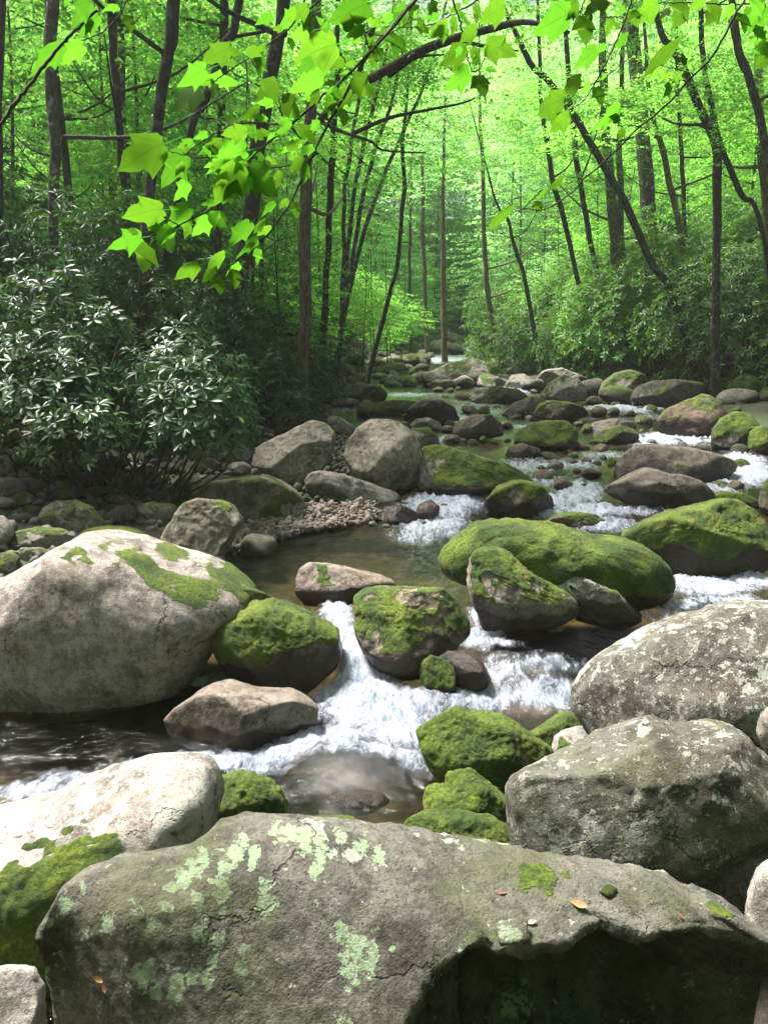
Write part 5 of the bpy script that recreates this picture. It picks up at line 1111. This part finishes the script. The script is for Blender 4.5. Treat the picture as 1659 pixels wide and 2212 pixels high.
def branch(label, y, twigs, leaves, origin, extra=62):
    root = thing('maple_branch', label, 'branch', at(*origin, y))
    b = np.array(root.location); mb = MB()
    for t in twigs: mb.add(*twig([(p[0], p[1], p[2] if len(p) > 2 else 0) for p in t[0]], y, t[1], t[2]))
    obj('twig', mb.mesh('twig', BARK_TWIG, True, None, b), root)
    leaves = list(leaves)
    for t in twigs:                     # smaller leaves in pairs along the twigs
        q = spline(np.array([(p[0], p[1]) for p in t[0]], float), 200); seg = np.linalg.norm(np.diff(q, axis=0), axis=1); s_ = np.r_[0, np.cumsum(seg)]
        for d_ in np.arange(25, s_[-1], extra):
            i = int(np.searchsorted(s_, d_ + rl.uniform(-8, 8))); i = max(1, min(198, i)); dv = q[i + 1] - q[i - 1]; a0 = math.atan2(dv[1], dv[0])
            for sg in (-1, 1):
                if rl.random() < 0.25 or q[i][1] < -5: continue
                a = a0 + sg * rl.uniform(0.5, 1.2); st = rl.uniform(8, 20); ln = rl.uniform(26, 44)
                b_ = q[i] + st * np.array([math.cos(a), math.sin(a)]); e_ = b_ + ln * np.array([math.cos(a), math.sin(a) + 0.25])
                leaves.append((b_[0], b_[1], e_[0], e_[1], rl.uniform(0.55, 0.9)))
    for lf in leaves:
        bu, bv, tu, tv = lf[:4]; wd = lf[4] if len(lf) > 4 else 0.9
        dd = y + rl.uniform(-0.22, 0.18)
        p0 = at(bu, bv, dd); L0 = np.linalg.norm(at(tu, tv, dd) - p0)
        p1 = at(tu, tv, dd - rl.uniform(-0.1, 0.35) * L0); yv = Vector(p1 - p0); L = yv.length; yv.normalize()
        view = Vector(CAM - p0).normalized(); xv = yv.cross(view).normalized(); zv = xv.cross(yv)
        ang = math.acos(max(0.18, min(1, wd * 0.92))) * rl.choice([-1, 1]) if wd < 1.05 else rl.uniform(-0.3, 0.3)
        if rl.random() < 0.88:      # most blades hang so that the light comes through them
            def lit(a): n_ = Matrix.Rotation(a, 3, yv) @ zv; return n_.dot(sd) * (1 if n_.dot(view) > 0 else -1)
            ang = min((ang, -ang, 0.6 * ang, -0.6 * ang), key=lit)
        Rm = Matrix.Rotation(ang, 3, yv); xv = Rm @ xv; zv = Rm @ zv
        if zv.z < 0: xv = -xv; zv = -zv
        M = Matrix((xv, yv, zv)).transposed().to_4x4(); M.translation = Vector(p0 - b)
        o = obj('leaf', MAPLE[rl.randrange(4)], root); o.matrix_local = M @ Matrix.Diagonal((L * rl.uniform(0.72, 0.86), L * 0.86, L, 1))
    return root
Z = lambda *q: tuple(x / 2 for x in q[:4]) + tuple(q[4:])                # from the enlarged top-left quarter
ZR = lambda *q: (q[0] / 2 + 829, q[1] / 2, q[2] / 2 + 829, q[3] / 2) + tuple(q[4:])
main_leaves = [Z(705, 622, 468, 742), Z(795, 665, 675, 832), Z(835, 612, 745, 645, .6), Z(815, 790, 735, 880, .8), Z(705, 905, 500, 932), Z(815, 895, 690, 1010), Z(700, 985, 765, 1105), Z(905, 945, 815, 1030),
    Z(612, 1025, 438, 1075, .8), (322, 532, 300, 600), (430, 573, 366, 602, .7), (485, 548, 435, 584, .6), (540, 481, 478, 545, .6), (573, 477, 538, 508, .5), (556, 517, 498, 563, .4), (466, 584, 428, 612, .7), (518, 571, 482, 598, .7), (468, 598, 482, 641),
    Z(905, 930, 998, 985, .9), Z(1185, 875, 1115, 945, .6), Z(1080, 735, 1228, 868), Z(1045, 712, 890, 900, .8), Z(1030, 790, 935, 890, .6), Z(1075, 765, 1062, 865, .7), Z(1312, 690, 1228, 748, .7), Z(1300, 612, 1185, 665, .6),
    Z(1290, 555, 1388, 628), Z(1066, 570, 936, 572, .8), Z(1070, 560, 1160, 606, .8), Z(1165, 602, 1225, 558, .6), Z(985, 620, 825, 660, .6), Z(1062, 650, 846, 722, .8), Z(1195, 360, 1080, 468), Z(1390, 325, 1210, 400, .8), Z(1380, 395, 1318, 470, .6),
    Z(1225, 435, 1325, 520, .9), Z(1440, 395, 1405, 525, .7), Z(1512, 380, 1440, 495, .7), Z(1525, 340, 1655, 425, .9), Z(1452, 190, 1235, 275, .9), Z(1350, 130, 1215, 172, .8), Z(1285, 60, 1175, 135, .8), Z(1175, 68, 1085, 110, .7),
    Z(985, 210, 850, 275, .9), Z(890, 300, 735, 380, .8), Z(870, 395, 715, 482, .7), Z(912, 345, 1060, 352, .7), Z(950, 205, 1065, 230, .8), Z(1075, 235, 1175, 185, .6), Z(1590, 15, 1380, 105, 1.0), Z(1575, 125, 1462, 160, .7), Z(1645, 100, 1562, 75, .6), Z(1600, 190, 1655, 240, .7), Z(1500, 260, 1400, 300, .7), Z(1330, 30, 1240, 90, .8), Z(1420, 130, 1360, 60, .7), Z(1120, 470, 1010, 520, .5), Z(1250, 520, 1170, 600, .7), Z(960, 700, 870, 760, .6),
    Z(1350, 260, 1260, 330, .7), Z(1480, 110, 1600, 60, .8), Z(1240, 640, 1330, 590, .6), Z(1140, 690, 1080, 640, .6), Z(880, 640, 960, 690, .5)]
main_twigs = [([(905, -10, 0.1), (850, 55, 0.05), (800, 112), (765, 168), (725, 240), (690, 305), (650, 392), (612, 465), (560, 526), (490, 580), (462, 600)], 8, 2.5),
    ([(880, 20, -.05), (770, 145), (690, 215), (635, 265), (560, 325), (522, 368), (490, 425), (440, 460), (360, 500), (310, 515)], 6, 2.5), ([(665, -10), (640, 42), (618, 68), (560, 110), (485, 160), (455, 182)], 4.5, 2),
    ([(565, 322), (500, 334), (440, 341), (352, 325)], 4, 2), ([(615, 270), (550, 265), (500, 270), (470, 285), (425, 315)], 4.5, 2), ([(800, 112), (790, 70), (830, 76), (900, 40)], 4, 2), ([(690, 330), (640, 355), (545, 366)], 3.5, 2), ([(355, 468), (390, 490)], 3, 2), ([(650, 300), (610, 250), (605, 225)], 3, 2), ([(765, 165), (735, 115), (700, 95)], 3, 2)]
branch('long leafy maple branch hanging from the top centre before the dark thicket', 2.35, main_twigs, main_leaves, (905, -10))
top_leaves = [ZR(358, 210, 208, 288, .8), ZR(445, 195, 598, 240, .9), ZR(470, 190, 400, 225, .6), ZR(368, 308, 232, 402), ZR(405, 325, 450, 432), ZR(60, 150, 45, 268), ZR(400, 125, 305, 185, .8), ZR(520, 30, 385, 100), ZR(200, 10, 245, 95, .8), ZR(40, 55, 145, 125), ZR(272, 100, 175, 172, .8), ZR(150, 40, 60, 20, .7), ZR(330, 20, 270, 60, .7)]
branch('maple twig with four darker leaves hanging over the clearing at the top', 2.5, [([(975, -10), (1000, 70), (1004, 105), (1019, 155)], 4.5, 2), ([(1019, 155), (1035, 150), (1048, 120)], 2.5, 1.5), ([(1050, -10), (940, 50), (860, 60)], 4, 2)], top_leaves, (975, -10), 80)
tr_leaves = [ZR(798, 62, 598, 150), ZR(860, 68, 885, 212), ZR(915, 215, 790, 312, .8), ZR(850, 340, 745, 415, .8), ZR(775, 430, 625, 500, .9), ZR(800, 500, 695, 575, .9), ZR(960, 325, 920, 350, .5), ZR(960, 0, 850, 60), ZR(1050, 160, 965, 215, .6), ZR(960, 90, 1040, 120, .7), ZR(800, 430, 770, 460, .6), ZR(780, -20, 860, 30, .8)]
branch('maple twig with two big overlapping leaves and small yellow-green ones at the upper right', 2.7, [([(1368, -10), (1348, 45), (1318, 118), (1288, 172), (1262, 215), (1238, 232)], 4.5, 1.8), ([(1265, -10), (1250, 40)], 3, 2), ([(1345, 36), (1300, 38)], 2.5, 1.8)], tr_leaves, (1368, -10), 90)
cr_leaves = [ZR(1180, 15, 1055, 110), ZR(1300, 10, 1250, 135), ZR(1445, 15, 1365, 125), ZR(1645, 20, 1535, 155), ZR(1655, 185, 1585, 325), ZR(1560, 40, 1640, 70, .8), ZR(1230, 40, 1180, 90, .7), ZR(1390, -10, 1300, 40, .8), ZR(1600, 120, 1665, 180, .8), ZR(1100, 60, 1020, 40, .7), ZR(1660, 280, 1600, 230, .7)]
branch('cluster of pale yellow-green maple leaves in the top right corner', 2.9, [([(1680, -10), (1600, 10), (1500, 5), (1420, 8)], 4, 2), ([(1680, 60), (1655, 95)], 3, 2)], cr_leaves, (1680, -10))
rb_leaves = [ZR(1275, 185, 1030, 372, .30), ZR(1015, 472, 860, 578, .5), ZR(775, 768, 678, 842, .35), ZR(640, 850, 585, 895, .35), ZR(560, 895, 385, 1015, .25), ZR(1190, 300, 1100, 375, .25), ZR(700, 820, 640, 880, .3)]
branch('long thin bare maple twig curving across the right side with a few dark edge-on leaves', 2.45, [([(1612, -10), (1575, 55), (1540, 120), (1490, 170), (1420, 245), (1380, 275), (1330, 325), (1270, 380), (1224, 425), (1170, 455), (1130, 450)], 5.5, 2.2), ([(1500, 160), (1460, 150), (1425, 140)], 2.5, 1.6), ([(1490, 173), (1450, 172), (1412, 158)], 2.5, 1.6), ([(1385, 273), (1345, 270)], 2.2, 1.6), ([(1170, 410), (1140, 440), (1100, 475)], 3, 1.6)], rb_leaves, (1612, -10), 9000)
lb_leaves = [Z(388, 5, 282, 148, .55), Z(275, 198, 90, 345, .6), Z(200, 270, 150, 350, .5), Z(358, 192, 245, 292, .4), Z(425, 62, 310, 188, .6), Z(400, 90, 350, 180, .5), Z(300, -10, 270, 40, .6)]
branch('maple twig with bluish shining leaves in the upper left corner', 2.2, [([(290, -20), (255, 50), (212, 22), (135, 95), (75, 170), (15, 250), (-20, 320)][2:], 6, 9), ([(280, -10), (250, 45), (200, 80), (135, 95)], 3, 3)], lb_leaves, (212, 22), 9000)

# ------------------------------------------------------------------ small things on the foreground boulder
def flat_leaf(u, v, L, az, mat, label, cat='leaf', curl=0.25):
    p, n = on_fore(u, v)
    if p is None: return
    k = 9; s = np.linspace(0, 1, k); w = np.sin(np.pi * s ** 0.8) * 0.2
    V = []; 
    for i in range(k):
        zc = curl * (s[i] - 0.5) ** 2
        for q in (-1, 0, 1): V.append((q * w[i], s[i] - 0.5, zc + abs(q) * 0.06 * (w[i] / 0.2)))
    V = np.array(V) * L
    Q = []
    for i in range(k - 1):
        for q in (0, 1): a = i * 3 + q; Q.append((a, a + 1, a + 4, a + 3))
    me = mesh_from('dead_leaf', V, [np.array(Q)], mat, True)
    o = obj('dead_leaf', me, None, p + n * 0.006); q_ = Vector((0, 0, 1)).rotation_difference(n); o.rotation_euler = (q_ @ Matrix.Rotation(az, 3, 'Z').to_quaternion() if False else (q_.to_matrix() @ Matrix.Rotation(az, 3, 'Z'))).to_euler()
    return tag(o, label, cat)
def plain(name, c, r=0.7):
    m = NT(name); nz = m.noise(m.n('TexCoord').outputs['Object'], 60.0, 4); 
    return m.surf(m.n('BsdfPrincipled', {'Base Color': m.mix(m.step(nz, .3, .7), c, tuple(x * 0.6 for x in c)), 'Roughness': r}).outputs[0])
DEAD, DEADRED = plain('dead_leaf', (0.42, 0.20, 0.09)), plain('red_leaf', (0.20, 0.06, 0.035))
flat_leaf(1248, 1954, 0.055, 1.2, DEAD, 'tan dead leaf lying on the right part of the foreground boulder')
flat_leaf(1148, 1992, 0.035, 1.5, plain('pale_leaf', (0.45, 0.33, 0.24)), 'small pale dead leaf above the broken edge of the foreground boulder')
flat_leaf(1082, 1930, 0.03, 1.6, DEADRED, 'small dark red leaf scrap on the middle of the foreground boulder')
flat_leaf(1468, 1980, 0.02, 0.5, DEADRED, 'tiny red leaf scrap near the right broken edge of the foreground boulder')
flat_leaf(215, 2112, 0.04, 1.1, DEAD, 'orange crumpled leaf on the left face of the foreground boulder', curl=0.6)
flat_leaf(228, 2130, 0.03, 0.2, DEAD, 'smaller orange leaf below the crumpled one on the left face of the foreground boulder', curl=0.5)
p, n = on_fore(1312, 1926)
pb = obj('pebble', STONE_MESH[4], None, p + n * 0.004); pb.scale = (0.034, 0.03, 0.021); pb.rotation_euler = (0.2, 0.1, 0.4)
props(pb, PALE, 0.5, 0.3, 0.4); tag(pb, 'small oval stone lying alone on the right part of the foreground boulder', 'stone')
# broken chip standing in the notch of the edge
p, n = on_fore(1108, 2015)
S_, T = ico(3); Vc = np.clip(S_ * 1.3, -1, 1) * np.array([0.042, 0.034, 0.013]) * (1 + 0.3 * fbm(S_ * 2, 3))[:, None]
ch = obj('stone_chip', mesh_from('stone_chip', Vc, [T], ROCK, True, {'moss': np.zeros(len(Vc)), 'wet': np.zeros(len(Vc))}), None, p + n * 0.004)
q_ = Vector((0, 0, 1)).rotation_difference(n); ch.rotation_euler = q_.to_euler(); props(ch, (0.62, 0.61, 0.57), 0.45, 0.6, 0.6)
tag(ch, 'square pale chip of rock split off at the broken edge of the foreground boulder', 'stone')
# green leaf sprout between the boulders
g = thing('leaf_sprout', 'fresh green pointed leaf sticking up between the white boulder and the foreground boulder', 'plant', at(352, 1870, 2.75))
Vs, Ts = long_leaf(np.zeros((2, 3)), np.array([[-0.5, -0.1, 0.35], [0.55, -0.1, 0.12]]), np.array([[0.3, -0.8, 0.6], [0, -0.5, 0.8]]), np.array([0.065, 0.05]), np.array([0.03, 0.02]))
obj('leaf', mesh_from('leaf', Vs, [Ts], LEAF_MAPLE, True), g)
